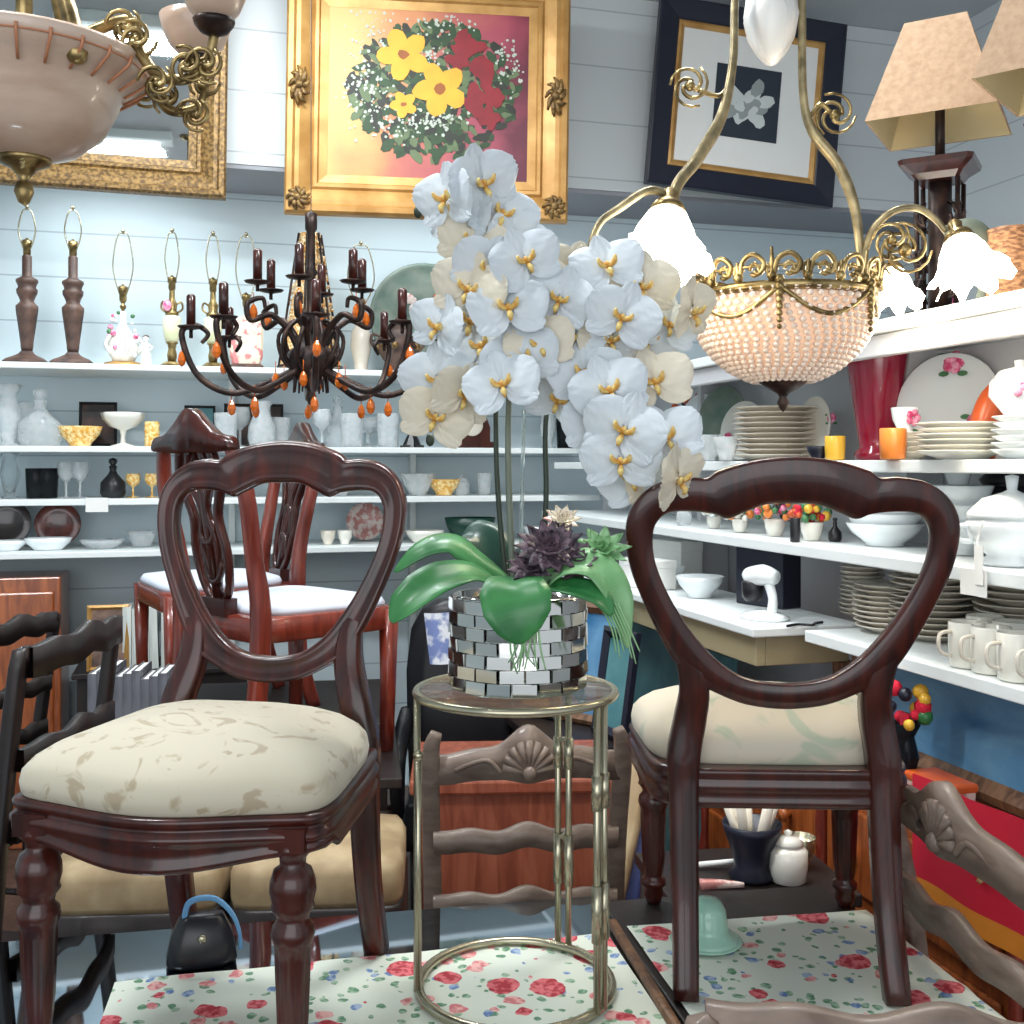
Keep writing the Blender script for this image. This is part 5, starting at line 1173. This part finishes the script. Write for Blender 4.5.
h = 126*m_; mb = MB(); mb.lathe([(.055, 0), (.06, .008), (.06, .02), (.046, .035), (.05, .06), (.064, h*.45), (.082, h*.8), (.088, h*.97), (.084, h), (.078, h*.96), (.055, h*.4), (1e-6, h*.3)], 30, flute=.012, nf=14); mb.build('body', M['redglaze'], t)
mb = MB(); mb.lathe([(1e-6, 0), (.014, 0), (.014, .002), (1e-6, .002)], 14, TR(-.035, -.072, h*.83) @ RX(PI/2)); mb.build('round_sticker', M['mint'], t)
for px, s, hp, w_, mat, lab, rz_ in [(700, .3, 34, .8, 'china_w', 'tall oval white plate propped left of the cream stack', .45), (815, .29, 32, .62, 'china', 'oval floral plate propped right of the cream plate stack', .45), (744, .29, 30, .9, 'china', 'round floral plate propped behind the cream plate stack', .45), (722, .30, 38, .8, 'tray', 'big grey oval platter propped against the back below the beaded basket', .45)]:
    L_ = rs(px, 1, s); up_plate('display_plate', lab, 'plate', L_, hp*mpp(L_), M[mat], PZ+rz_, .15, [(.6, .3, .014), (-.6, -.2, .014)] if 'floral' in lab else None, w_)
row([(835, 24, 'egg_cup', 'bright yellow pot beside the tall red vase', 'pot', 'mug', 'yellow', dict(t=.1)),
     (818, 14, 'navy_dish', 'small navy dish left of the yellow pot', 'dish', 'bowl', 'navy', dict(t=.08, wsc=.8)),
     (690, 22, 'glass_cup', 'small cut glass cup on the right shelf, left one of the three', 'cup', 'cup', 'crystal', dict(t=.1, group='cut glass cups')),
     (708, 26, 'glass_cup', 'small cut glass cup on the right shelf, middle one of the three', 'cup', 'cup', 'crystal', dict(t=.08, group='cut glass cups')),
     (726, 24, 'glass_cup', 'small cut glass cup on the right shelf, right one of the three', 'cup', 'cup', 'crystal', dict(t=.06, group='cut glass cups'))], 1, 'r')
for px, s, z, mats, lab in [(684, .3, .17, 'squash', 'orange silk flower spray behind the orchid on the right shelf')]:
    L_ = rs(px, 1, s); t = thing('flower_vase', lab, 'flowers', L_, 0); m_ = mpp(L_)
    mb = MB(); mb.lathe([(r_*.14, z_*.14) for r_, z_ in PROF['vase']], 16); mb.build('vase', M['china_w'], t)
    mb = MB()
    for k in range(14): mb.mat(k % 3).sphere((R.uniform(-.06, .06), R.uniform(-.04, .04), R.uniform(.15, .27)), R.uniform(.014, .024), 7, 5)
    mb.tube([(0, 0, .1), (0, 0, .2)], .01, 6); mb.build('blooms', [M[mats], M['navy'], M['leaf']], t)
# rose teapot and orange squash at the right edge
L_ = rs(1020, 1, .12)+V((0, 0, .092)); t = thing('floral_sugar_bowl', 'white covered bowl with purple and pink flowers on the white plate stack', 'bowl', L_, 0)
mb = MB(); mb.lathe([(.03, 0), (.035, .005), (.062, .04), (.06, .07), (.05, .08)], 20); mb.build('bowl', M['china_w'], t)
mb = MB(); mb.lathe([(.052, .08), (.04, .095), (.01, .102), (.012, .115), (1e-6, .118)], 20); mb.build('lid', M['china_w'], t)
mb = MB()
for k in range(6): mb.sphere((-.03+.012*k, -.056, .045+.012*(k % 2)), .010, 6, 4)
mb.build('painted_flowers', M['pinkpaint'], t)
L_ = rs(1020, 1, .3); t = thing('squash_ornament', 'curved orange gourd ornament at the right edge behind the covered bowl', 'ornament', L_, 0)
mb = MB(); mb.tube(spl([(-.09, 0, .0), (-.088, 0, .06), (-.06, 0, .14), (0, 0, .18), (.06, 0, .17), (.1, 0, .12)], 6), [.03, .034, .034, .032, .028, .012], 12); mb.build('gourd', M['squash'], t)
# level 2 : flower pots, bowls, tureen
def flower_pot(px, s, label, cols, h=.052):
    L_ = rs(px, 2, s); t = thing('flower_pot', label, 'flower pot', L_, 0, 'white pots of china flowers')
    mb = MB(); mb.lathe([(r_*h*1.25, z_*h) for r_, z_ in PROF['pot']], 18); mb.build('pot', M['china'], t)
    mb = MB()
    for k in range(34):
        a = R.uniform(0, 2*PI); q = R.random()**.5*.058; mb.mat(k % len(cols)).sphere((q*math.cos(a), q*math.sin(a), h+.015+R.uniform(-.01, .03)), R.uniform(.009, .015), 6, 4)
    mb.build('china_flowers', [M[c] for c in cols], t)
flower_pot(775, .12, 'white pot with pink and orange china flowers seen through the right chair back', ['orange', 'pinkpaint', 'greenpaint', 'black'])
flower_pot(812, .12, 'white pot with red and gold china flowers beside a black bottle', ['squash', 'redcloth', 'yellow', 'greenpaint'])
flower_pot(740, .1, 'small white pot with sparse peach flowers, left of the other flower pots', ['china', 'orange', 'greenpaint'], .042)
flower_pot(714, .12, 'small white pot with a yellow flower at the far end of the row', ['yellow', 'china_w', 'china'], .042)
row([(835, 24, 'black_bottle', 'small black bottle right of the flower pots', 'bottle', 'decanter', 'black', dict(t=.16)), (795, 24, 'black_jar', 'small black jar between the two bright flower pots', 'jar', 'mug', 'black', dict(t=.04, wsc=.5)),
     (684, 20, 'glass_jar', 'small glass jar at the far left of the flower pot shelf', 'jar', 'jar', 'crystal', dict(t=.1))], 2, 'r')
def bowl_stack(px, s, lvl, rpx, n, mat, what, group, step=.03, hgt=.06):
    L_ = rs(px, lvl, s); r_ = rpx*mpp(L_); o = None
    for k in range(n):
        mb = MB(); loc = L_+V((0, 0, step*k)); pos = 'topmost of' if k == n-1 else ('bottom one of' if k == 0 else ORD[k]+' from the bottom of')
        lab = '%s bowl, %s the stack %s' % (what[0], pos, what[1])
        if o is None:
            mb.lathe([(a*r_/1.05, b*hgt) for a, b in PROF['bowl']], 26); o = mb.build('stacked_bowl', M[mat], loc=loc); tag(o, lab, 'bowl', group)
        else: dup(o, loc, None, lab, group)
bowl_stack(885, .2, 2, 38, 4, 'china_w', ('wide white', 'inside the chair back'), 'wide white bowls inside the right chair back', .026, .06)
bowl_stack(962, .2, 2, 30, 3, 'china_w', ('white', 'left of the tureen'), 'white bowls left of the tureen', .045, .075)
L_ = rs(958, 2, .2)+V((0, 0, .166)); good('white_jar', 'upturned white pudding basin on the white bowls left of the tureen', 'basin', 'pot', L_+V((0, 0, .0)), .07, M['china_w'], wsc=1.0)
L_ = rs(1012, 2, .12); t = thing('lidded_tureen', 'white lidded tureen with a knob finial at the right edge', 'tureen', L_, 0)
mb = MB(); mb.lathe([(.06, 0), (.065, .008), (.05, .02), (.085, .05), (.095, .085), (.09, .10), (.085, .10)], 28); 
for s in (-1, 1): mb.tube(spl([(s*.09, 0, .085), (s*.12, 0, .08), (s*.115, 0, .055), (s*.085, 0, .05)], 4), .007, 6)
mb.build('bowl', M['china_w'], t)
mb = MB(); mb.lathe([(.094, .10), (.09, .112), (.06, .142), (.02, .155), (.01, .16), (.012, .175), (.014, .19), (1e-6, .194)], 28); mb.build('lid', M['china_w'], t)
L_ = rs(1010, 2, .34); good('black_pot', 'black cooking pot behind the white tureen', 'pot', 'jar', L_, .235, M['black'], wsc=1.0)
# string of tags over the shelf edge
L_ = W(-.004, t_at(985, 0), RZL[2]); t = thing('price_tag', 'blank white price tags hanging by string over the shelf edge', 'tag', L_, PZ)
mb = MB(); mb.tube(spl([(0, 0, .1), (-.01, -.006, .06), (.004, -.008, .02), (0, -.006, -.01)], 5), .0022, 5); mb.build('string', M['paper'], t)
mb = MB(); mb.box(-.06, .02, -.009, -.007, -.055, .0); mb.build('wide_tag', M['paper'], t)
mb = MB(); mb.box(-.012, .014, -.013, -.011, -.03, .05); mb.build('narrow_tag', M['paper'], t)
# level 3 : plates, mugs
stack(890, .2, 3, 36, 9, 'china_g', ('greige', 'inside the chair back'), 'greige plates inside the chair back', .0135)
stack(862, .28, 3, 22, 11, 'china_g', ('small greige', 'at the shelf end'), 'small greige plates deep on the lowest shelf', .013)
stack(935, .24, 3, 44, 12, 'china_g', ('wide greige', 'behind the mugs'), 'wide greige plates behind the mugs', .0155)
stack(1020, .3, 3, 44, 12, 'china_g', ('greige', 'at the right photo edge'), 'greige plates at the right edge', .016)
mugs = [(968, .06), (991, .06), (1018, .055), (1050, .05), (985, .165), (1012, .16)]
o = None
for k, (px, s) in enumerate(mugs):
    L_ = rs(px, 3, s); lab = 'cream mug on the lowest right shelf, %s' % ['first in the front row', 'second in the front row', 'third in the front row', 'cut by the right edge', 'left one of the back pair', 'right one of the back pair'][k]
    if o is None:
        o = thing('cream_mug', lab, 'mug', L_, 0, 'cream mugs'); mb = MB(); h = .098; mb.lathe([(r_*h, z*h) for r_, z in PROF['mug']], 20); mb.build('body', M['china'], o)
        mb = MB(); mb.tube(spl([(-.039, -.008, .078), (-.066, -.012, .072), (-.066, -.012, .036), (-.039, -.008, .024)], 4), .0045, 6); mb.build('handle', M['china_g'], o)
    else: dup(o, L_, None, lab)
# on the counter : scale, navy box, white dishes, cables
cz = 1.1615
def cs_(px, s): return W(s, t_at(px, s), cz)
L_ = cs_(764, .0); t = thing('kitchen_scale', 'white vintage hand mixer standing on the counter in the shelf corner', 'mixer', L_, PZ+.3)
mb = MB(); mb.lathe([(.075, 0), (.078, .008), (.06, .016), (.03, .024), (1e-6, .026)], 24, Matrix.Diagonal((1, .8, 1, 1))); mb.build('base', M['china_w'], t)
t.name = 'stand_mixer'
mb = MB(); mb.tube(spl([(.03, 0, .02), (.034, 0, .06), (.02, 0, .10)], 4), [.016, .013, .015], 10); mb.tube(spl([(.045, 0, .12), (.0, 0, .125), (-.05, 0, .115), (-.06, 0, .11)], 4), [.02, .03, .03, .022], 12); mb.build('body', M['china_w'], t)
mb = MB(); mb.lathe([(.02, .045), (.03, .06), (.032, .10), (.028, .105)], 14, TR(-.045, 0, 0)); mb.build('motor_cup', M['black'], t)
L_ = cs_(768, .16); mb = MB(); mb.box(-.10, .10, -.04, .04, 0, .19); o = mb.build('navy_box', M['navy'], loc=L_, rz=PZ+.3, bevel=.004); tag(o, 'tall navy box standing behind the white mixer', 'box')
for k, (px, s, n_, lab, wp) in enumerate([(700, .05, 'white_bowl', 'wide white bowl on the counter, left of the mixer', 1.1), (668, .08, 'white_bowl', 'white bowl farther along the counter, beside the chair back', .9)]):
    L_ = cs_(px, s); good(n_, lab, 'bowl', 'bowl', L_, .07, M['china_w'], wsc=wp)
for k, (px, s, sx, sz, lab) in enumerate([(650, .0, .09, .10, 'white carton on the far end of the counter, nearer the orchid'), (676, .2, .1, .15, 'pale blue white carton against the shelf above the far counter end'), (640, .17, .08, .06, 'flat white carton at the far end of the counter')]):
    L_ = cs_(px, s); mb = MB(); mb.box(-sx, sx, -.05, .05, 0, sz); mb.box(-sx-.002, sx+.002, -.052, .052, sz*.75, sz+.002); o = mb.build('carton', M['paper'], loc=L_, rz=PZ+.2, bevel=.003); tag(o, lab, 'box')
L_ = cs_(800, .02); mb = MB(); mb.tube(spl([(-.04, -.02, .004), (.0, .01, .004), (.03, -.01, .005), (.05, .03, .004), (.075, .05, .004)], 6), .004, 6); o = mb.build('power_cord', M['black'], loc=L_); tag(o, 'black power cord lying on the counter behind the mixer', 'cord')
# ------------------------------------------------------------------ goods standing on the floor and on the tables
# chest of drawers under the right shelves
t = thing('chest_of_drawers', 'orange brown wooden chest of drawers under the right shelves', 'chest of drawers', W(-.02, -2.50, 0), PZ)
LX, DY, HZ = .70, .18, .84
mb = MB(); mb.box(-LX, LX, 0, DY, .06, HZ-.025); mb.build('carcass', M['orangewood'], t, .004)
mb = MB(); mb.box(-LX-.02, LX+.02, -.02, DY+.01, HZ-.025, HZ); mb.build('top', M['orangewood'], t, .006)
for k in range(2):
    for j in range(3):
        x0 = -LX+.05+k*(LX-.03); z0 = .10+j*.235
        mb = MB(); mb.box(x0, x0+LX-.08, -.014, 0, z0, z0+.2); d_ = mb.build('drawer', M['orangewood'], t, .008)
        for q in (.2, .8):
            mb = MB(); mb.lathe([(.008, 0), (.01, .012), (.02, .02), (.018, .03), (1e-6, .032)], 12, TR(x0+(LX-.08)*q, -.014, z0+.1) @ RX(PI/2)); mb.build('knob', M['orangewood'], d_)
for x in (-LX+.005, -.02, LX-.03):
    mb = MB(); mb.lathe([(.014, .08), (.018, .1), (.012, .14), (.018, .3), (.012, .34), (.02, .4), (.012, .46), (.018, .7), (.012, .76), (.016, HZ-.03)], 12, TR(x+.012, -.008, 0)); mb.build('turned_column', M['redwood'], t)
# blue landscape on top of the chest
t = thing('landscape_painting', 'blue landscape painting with a brown wooden frame leaning under the right shelf', 'painting', W(.16, t_at(975, .16), .845), PZ)
t.rotation_euler = (-.1, 0, PZ)
f = frame_mb(1.0, .30, .05, [(0, 0), (0, .02), (.4, .03), (1, .015), (1, 0)]); g = MB(); g.v = [(p[0], p[1], p[2]+.15) for p in f.v]; g.f, g.fm, g.fs = f.f, f.fm, f.fs; g.build('frame', M['brownwood'], t)
mb = MB(); mb.box(-.46, .46, -.012, -.004, .04, .26)
mb.build('canvas', two('blue_sea_canvas', sr(52, 112, 158), sr(120, 172, 204), 3, .3, .7, (1, 1, 3), 0, 6, .6, rough=.6), t)
# red cloth with emblem hanging from chest
t = thing('red_banner', 'red cloth with gold crest and orange hem hanging on the chest behind the sideways chair', 'banner', W(-.085, t_at(972, -.085), .685), PZ)
mb = MB(); mb.grid(lambda u, v: (-.18+.36*u, -.006+.006*math.sin(9*u), .04+.22*v), 20, 8); mb.build('cloth', M['redcloth'], t)
mb = MB(); mb.grid(lambda u, v: (-.18+.36*u, -.007+.006*math.sin(9*u), .0+.045*v), 20, 3); mb.build('hem', M['goldcloth'], t)
mb = MB()
for k in range(7): mb.tube(spl([(.05+.05*math.cos(k*.9), -.014, .15+.04*math.sin(k*.9)), (.05+.02*math.cos(k*.9+.7), -.018, .15+.016*math.sin(k*.9+.7)), (.05, -.014, .15)], 3), .007, 5)
mb.build('crest', M['amber_pale'], t)
# flowers in glass next to the chest
t = thing('flower_vase', 'small vase of yellow and red flowers right of the chair behind its leg', 'flowers', W(.02, t_at(905, .02), .845), 0)
mb = MB(); mb.lathe([(r_*.16, z_*.16) for r_, z_ in PROF['vase']], 16); mb.build('vase', M['smoke'], t)
mb = MB()
for k in range(14): mb.mat(k % 4).sphere((R.uniform(-.04, .04), R.uniform(-.04, .04), R.uniform(.15, .24)), R.uniform(.012, .022), 7, 5)
mb.tube([(0, 0, .05), (0, 0, .18)], .012, 6); mb.build('blooms', [M['yellow'], M['redcloth'], M['leaf'], M['navy']], t)
L_ = W(-.0, t_at(925, .0), .845); t = thing('red_box', 'red fabric box with pink flower trim on the chest beside the blue painting', 'box', L_, PZ)
mb = MB(); mb.box(-.07, .07, -.0, .08, 0, .05); mb.build('body', M['plate_pink'], t, .006); mb = MB(); mb.box(-.074, .074, -.004, .084, .04, .06); mb.build('lid', M['squash'], t, .006)
# terracotta chest behind the carved chair
t = thing('wooden_chest', 'terracotta coloured wooden chest standing behind the carved ladder chair', 'chest', (.0, 3.22, 0), .05)
mb = MB(); mb.box(-.27, .27, -.2, .2, .05, .70); mb.build('body', M['terracotta'], t, .008)
mb = MB(); mb.box(-.29, .29, -.22, .22, .70, .74); mb.build('lid', M['terracotta'], t, .008)
for x in (-.23, .23):
    for y in (-.16, .16): mb = MB(); mb.tube([(x, y, 0), (x, y, .06)], [.02, .03], 10); mb.build('foot', M['darkwood'], t)
# framed pictures leaning in the middle right
def lean_pic(label, px, py, d, wpx, hpx, frame, can, rz, lean=.2, bw=.04, cat='picture', name='leaning_picture'):
    p = P(px, py, d); u_ = d/F; w_, h_ = wpx*u_, hpx*u_
    t = thing(name, label, cat, (p.x, p.y, max(0.003, p.z)), rz); t.rotation_euler = (-lean, 0, rz)
    f = frame_mb(w_, h_, bw, [(0, 0), (0, .02), (.4, .028), (1, .014), (1, 0)]); g = MB(); g.v = [(q[0], q[1], q[2]+h_/2) for q in f.v]; g.f, g.fm, g.fs = f.f, f.fm, f.fs; g.build('frame', frame, t)
    mb = MB(); mb.box(-w_/2+bw*.8, w_/2-bw*.8, -.01, -.003, bw*.8, h_-bw*.8); mb.build('picture', can, t)
    return t
CAB = W(-.32, -1.36)
t = thing('low_cabinet', 'dark low cabinet carrying the leaning pictures behind the side table', 'cabinet', (CAB.x, CAB.y, 0), PZ)
mb = MB(); mb.box(-.26, .26, -.14, .14, .0, .66); mb.build('carcass', M['darkwood'], t, .004)
mb = MB(); mb.box(-.28, .28, -.16, .16, .66, .69); mb.build('top', M['darkwood'], t, .004)
for x in (-.13, .13): mb = MB(); mb.box(x-.12, x+.12, -.158, -.14, .08, .62); d_ = mb.build('door', M['darkwood'], t, .006); mb = MB(); mb.sphere((x*.1, -.17, .36), .014, 8, 6); mb.build('knob', M['brass'], d_)
lp_ = lambda x, y: V((CAB.x, CAB.y, .692))+RZ(PZ) @ V((x, y, 0))
def lean_on(label, x, y, w_, h_, frame, can, bw=.035, lean=.15, yaw=0):
    t = thing('leaning_picture', label, 'picture', lp_(x, y), 0); t.rotation_euler = (-lean, 0, PZ+yaw)
    f = frame_mb(w_, h_, bw, [(0, 0), (0, .02), (.4, .028), (1, .014), (1, 0)]); g = MB(); g.v = [(q[0], q[1], q[2]+h_/2) for q in f.v]; g.f, g.fm, g.fs = f.f, f.fm, f.fs; g.build('frame', frame, t)
    mb = MB(); mb.box(-w_/2+bw*.8, w_/2-bw*.8, -.01, -.003, bw*.8, h_-bw*.8); mb.build('picture', can, t)
lean_on('brown framed blue picture leaning behind the right chair, right of the orchid pot', -.06, .06, .34, .42, M['brownwood'], M['bluecan'], yaw=.55)
lean_on('teal picture in a navy frame leaning closer to the right chair', .17, .09, .2, .36, M['navy'], M['tealcan'], yaw=.2)
lean_on('small gold picture leaning beside the silver pot', -.2, -.06, .2, .26, M['black'], M['gold'], yaw=.6)
# two flat panels leaning against the cabinet front
for k, (x, col, lab) in enumerate([(.33, 'seat_old', 'narrow pale board leaning left of the right chair front leg'), (.385, 'bluebook', 'narrow blue edged board leaning beside the pale board')]):
    p = P(614+k*16, 885, 2.98+.05*k); q = P(640+k*16, 742, 3.1+.05*k); mb = MB(); 
    a_ = V((0, 0, 0)); b_ = q-V((p.x, p.y, 0))
    a2 = V((p.x, p.y, p.z)); dirv = (q-a2).normalized(); bot = a2-dirv*((a2.z-.004)/dirv.z)
    mb.tube([V((0, 0, 0)), q-bot], (.016, .05), sec=SQ, up=(.3, 1, 0)); o = mb.build('leaning_board', M[col], loc=bot); tag(o, lab, 'board')
L_ = P(600, 800, 3.0)
# ------------------------------------------------------------------ clutter on the right display table
def on_cloth(px, py, dz=.007):
    d = .882*F/(py-HY); p = P(px, py, d); p.z = TZ+dz; return p
L_ = on_cloth(706, 945); t = thing('mint_lampshade', 'mint green glass hat shaped shade lying on the floral cloth', 'glass shade', L_, 0)
mb = MB(); mb.lathe([(.058, 0), (.062, .003), (.055, .012), (.042, .022), (.04, .03), (.036, .06), (.026, .075), (.012, .08), (1e-6, .081)], 28, flute=.0); mb.build('glass_body', M['mint'], t)
mb = MB(); mb.lathe([(.056, 0), (.063, .001), (.066, .004), (.062, .006), (.056, .004)], 28); mb.build('rim', M['mint'], t)
tt = thing('low_table', 'dark low table behind the right display table with bric a brac on it', 'table', (.55, 2.62, 0), .15)
mb = MB(); mb.box(-.22, .22, -.17, .17, .60, .63); mb.build('table_top', M['darkwood'], tt, .004)
for x in (-.19, .19):
    for y in (-.14, .14): mb = MB(); mb.tube([(x, y, 0), (x, y, .6)], [.018, .024], 8); mb.build('leg', M['darkwood'], tt)
def on_low(px, d): p = P(px, 500, d); p.z = .632; return p
L_ = on_low(752, 2.58); t = thing('navy_pot', 'navy blue pot filled with silver odds and ends under the right chair', 'pot', L_, 0)
mb = MB(); mb.lathe([(.05, 0), (.055, .01), (.04, .03), (.05, .07), (.066, .11), (.07, .13), (.064, .13), (.045, .07), (1e-6, .05)], 20); mb.build('pot', M['navy'], t)
mb = MB()
for k in range(12): a = R.uniform(0, 2*PI); mb.tube([(.02*math.cos(a), .02*math.sin(a), .06), (.06*math.cos(a), .05*math.sin(a), R.uniform(.15, .2))], R.uniform(.006, .013), 6)
mb.build('odds_and_ends', M['china_g'], t)
L_ = on_low(788, 2.56); good('white_pot', 'small white lidded pot right of the navy pot', 'jar', 'jar', L_, .12, M['china'])
L_ = on_low(800, 2.66); good('silver_cup', 'small silver cup behind the white lidded pot', 'cup', 'cup', L_, .07, M['nickel'])
L_ = on_low(716, 2.64); mb = MB(); mb.tube([(-.06, 0, .008), (.07, .0, .02)], .007, 8); o = mb.build('white_rod', M['paper'], loc=L_+V((.01, .0, .0))); tag(o, 'slim white rod lying left of the navy pot', 'rod')
L_ = on_low(722, 2.52); mb = MB(); mb.tube(spl([(-.05, 0, .006), (0, 0, .008), (.05, 0, .006)], 3), (.012, .005), sec=SQ, up=(0, 0, 1)); o = mb.build('pink_ribbon', M['plate_pink'], loc=L_); tag(o, 'pink strip lying in front of the navy pot', 'ribbon')
# ------------------------------------------------------------------ left side: cabinets, books, black things
t = thing('wooden_cabinet', 'orange brown wooden cabinet against the back wall at the far left', 'cabinet', W(s_at(-12, .12), .12, 0), TH)
mb = MB(); mb.box(-.30, .30, -.12, .2, 0, 1.13); mb.build('carcass', M['orangewood'], t, .006)
for x in (-.145, .145): mb = MB(); mb.box(x-.13, x+.13, -.136, -.12, .06, 1.07); d_ = mb.build('door', M['orangewood'], t, .008); mb = MB(); mb.sphere((x*.2, -.148, .7), .014, 8, 6); mb.build('knob', M['brass'], d_)
t = thing('low_bookcase', 'low dark bookcase behind the white seated chairs', 'bookcase', W(s_at(165, .16), .16, 0), TH)
mb = MB(); mb.box(-.35, .35, -.16, .18, .06, .695); mb.build('carcass', M['darkwood'], t, .004)
mb = MB(); mb.box(-.37, .37, -.18, .19, .695, .72); mb.build('top', M['darkwood'], t, .004)
mb = MB(); mb.box(-.34, .34, -.15, .17, 0, .06); mb.build('plinth', M['darkwood'], t)
o = None
bx = [(128, 0), (137, 0), (146, -.02), (155, -.03), (166, .0), (174, -.02), (184, 0), (193, 0)]
for k, (px, ln) in enumerate(bx):
    s = s_at(px, .1); L_ = W(s, .1, .7215); h = .27-.012*(k % 3)
    lab = 'pale book on the low bookcase, %s from the left' % ORD[k]
    mb = MB(); mb.box(-.017, .017, -.08, .08, .003, h-.003)
    A = RY(ln)
    t = thing('pale_book', lab, 'book', L_, TH, 'pale books on the low bookcase')
    mb = MB(); mb.box(-.013, .013, -.075, .08, .003, h-.003, A); mb.build('pages', M['paper'], t)
    mb = MB(); mb.box(-.0175, -.0135, -.08, .082, 0.001, h, A); mb.box(.0135, .0175, -.08, .082, 0.001, h, A); mb.box(-.0175, .0175, -.083, -.0775, 0.001, h, A); mb.build('cover', M['bluebook'] if k == 5 else M['bookw'], t)
for k in range(11):
    px = 99+k*8.6; p = P(px, 740, 3.12-.012*k); L_ = V((p.x, p.y, STZ+.0015)); h = .29+.01*((k*7) % 3)
    lab = 'grey spined volume on the dark table, %s from the left' % ORD[k]
    t = thing('grey_book', lab, 'book', L_, .12, 'grey volumes in a row on the dark table')
    mb = MB(); mb.box(-.0085, .0085, -.07, .075, .004, h-.004); mb.build('pages', M['paper'], t)
    mb = MB(); mb.box(-.0115, -.009, -.075, .077, .0, h); mb.box(.009, .0115, -.075, .077, .0, h); mb.box(-.0115, .0115, -.079, -.0735, .0, h); mb.build('cover', M['bookg'], t)
L_ = W(s_at(108, .02), .02, .7215); t = thing('framed_picture', 'gold framed brown picture standing left of the pale books', 'picture', L_, TH); t.rotation_euler = (-.08, 0, TH)
f = frame_mb(.17, .28, .02, [(0, 0), (0, .014), (.5, .02), (1, .01), (1, 0)]); g = MB(); g.v = [(q[0], q[1], q[2]+.14) for q in f.v]; g.f, g.fm, g.fs = f.f, f.fm, f.fs; g.build('frame', M['gold'], t)
mb = MB(); mb.box(-.07, .07, -.009, -.003, .015, .265); mb.build('picture', two('sepia_print', sr(70, 50, 48), sr(150, 120, 100), 8, .4, .65), t)
# black wing chair and cloth in the middle
t = thing('black_armchair', 'black upholstered armchair half hidden behind the red chair leg', 'armchair', (-.17, 3.94, 0), .03); t.scale = (.82, .82, 1)
mb = MB(); mb.layers([[(x*k_, .14+.16*(z-.4)+y_, z) for x in (0,)] if False else [(x*k_, y_+.10+.1*(z-.4), z) for x, y_ in [(-.24, -.05), (-.16, -.075), (.16, -.075), (.24, -.05), (.24, .06), (-.24, .06)]] for k_, z in [(1, .38), (1.05, .6), (1.08, .85), (1.0, 1.0), (.8, 1.07), (.5, 1.10)]]); mb.build('backrest', M['black'], t)
mb = MB(); mb.layers([[(x*k_, -.1+y_*k_, z) for x, y_ in [(-.24, -.2), (.24, -.2), (.24, .16), (-.24, .16)]] for k_, z in [(1, .3), (1.03, .33), (1.03, .42), (.97, .46)]]); mb.build('seat', M['black'], t, .01)
for s in (-1, 1): mb = MB(); mb.tube(spl([(s*.27, -.24, .3), (s*.275, -.25, .58), (s*.27, .0, .64), (s*.26, .1, .7)], 5), [.025, .035, .04, .03], 8); mb.build('arm', M['black'], t)
for x in (-.2, .2):
    for y in (-.26, .08): mb = MB(); mb.tube([(x, y, 0), (x, y, .31)], [.016, .022], 8); mb.build('leg', M['darkwood'], t)
L_ = P(438, 612, 3.46); t = thing('blue_white_cloth', 'blue and white cloth draped over the black armchair', 'cloth', (-.27, 3.74, .90), .1)
mb = MB(); mb.grid(lambda u, v: (-.03+.11*u+.02*v, (-.02-.012*math.sin(5*u)-.02*v) , .20-.17*v), 12, 8); o = mb.build('cloth', two('blue_white_print', sr(116, 134, 186), sr(222, 228, 236), 18, .45, .55, rough=.8), t)
# wood block under the chair leg
q = V((-.735, 3.335, STZ))+RZ(math.radians(127)) @ V((.215, -.2, 0))
# black bag on the glass table
L_ = on_cloth(212, 990, .003); L_ = P(212, 978, .882*F/(978-HY)); L_.z = TZ+.002
L_ = V((-.55, 1.95, TZ+.002)); t = thing('black_handbag', 'small black handbag with blue strap on the glass table behind the left chair leg', 'handbag', L_, .3)
mb = MB(); mb.layers([[(x*a_, y*b_, z) for x, y in [(-1, -.6), (-.6, -1), (.6, -1), (1, -.6), (1, .6), (.6, 1), (-.6, 1), (-1, .6)]] for a_, b_, z in [(.055, .03, 0), (.06, .034, .01), (.052, .03, .05), (.038, .018, .08), (.034, .010, .086)]]); mb.build('bag_body', M['black'], t)
mb = MB(); mb.tube(spl([(-.03, -.004, .08), (-.02, -.006, .11), (.02, -.006, .112), (.05, -.01, .085), (.064, -.012, .05), (.066, -.014, .02)], 5), (.005, .003), sec=SQ, up=(0, 1, 0)); mb.build('strap', M['bluecan'], t)
mb = MB(); mb.lathe([(.005, 0), (.008, .002), (.006, .005), (1e-6, .006)], 10, TR(0, -.028, .052) @ RX(PI/2)); mb.build('clasp', M['nickel'], t)
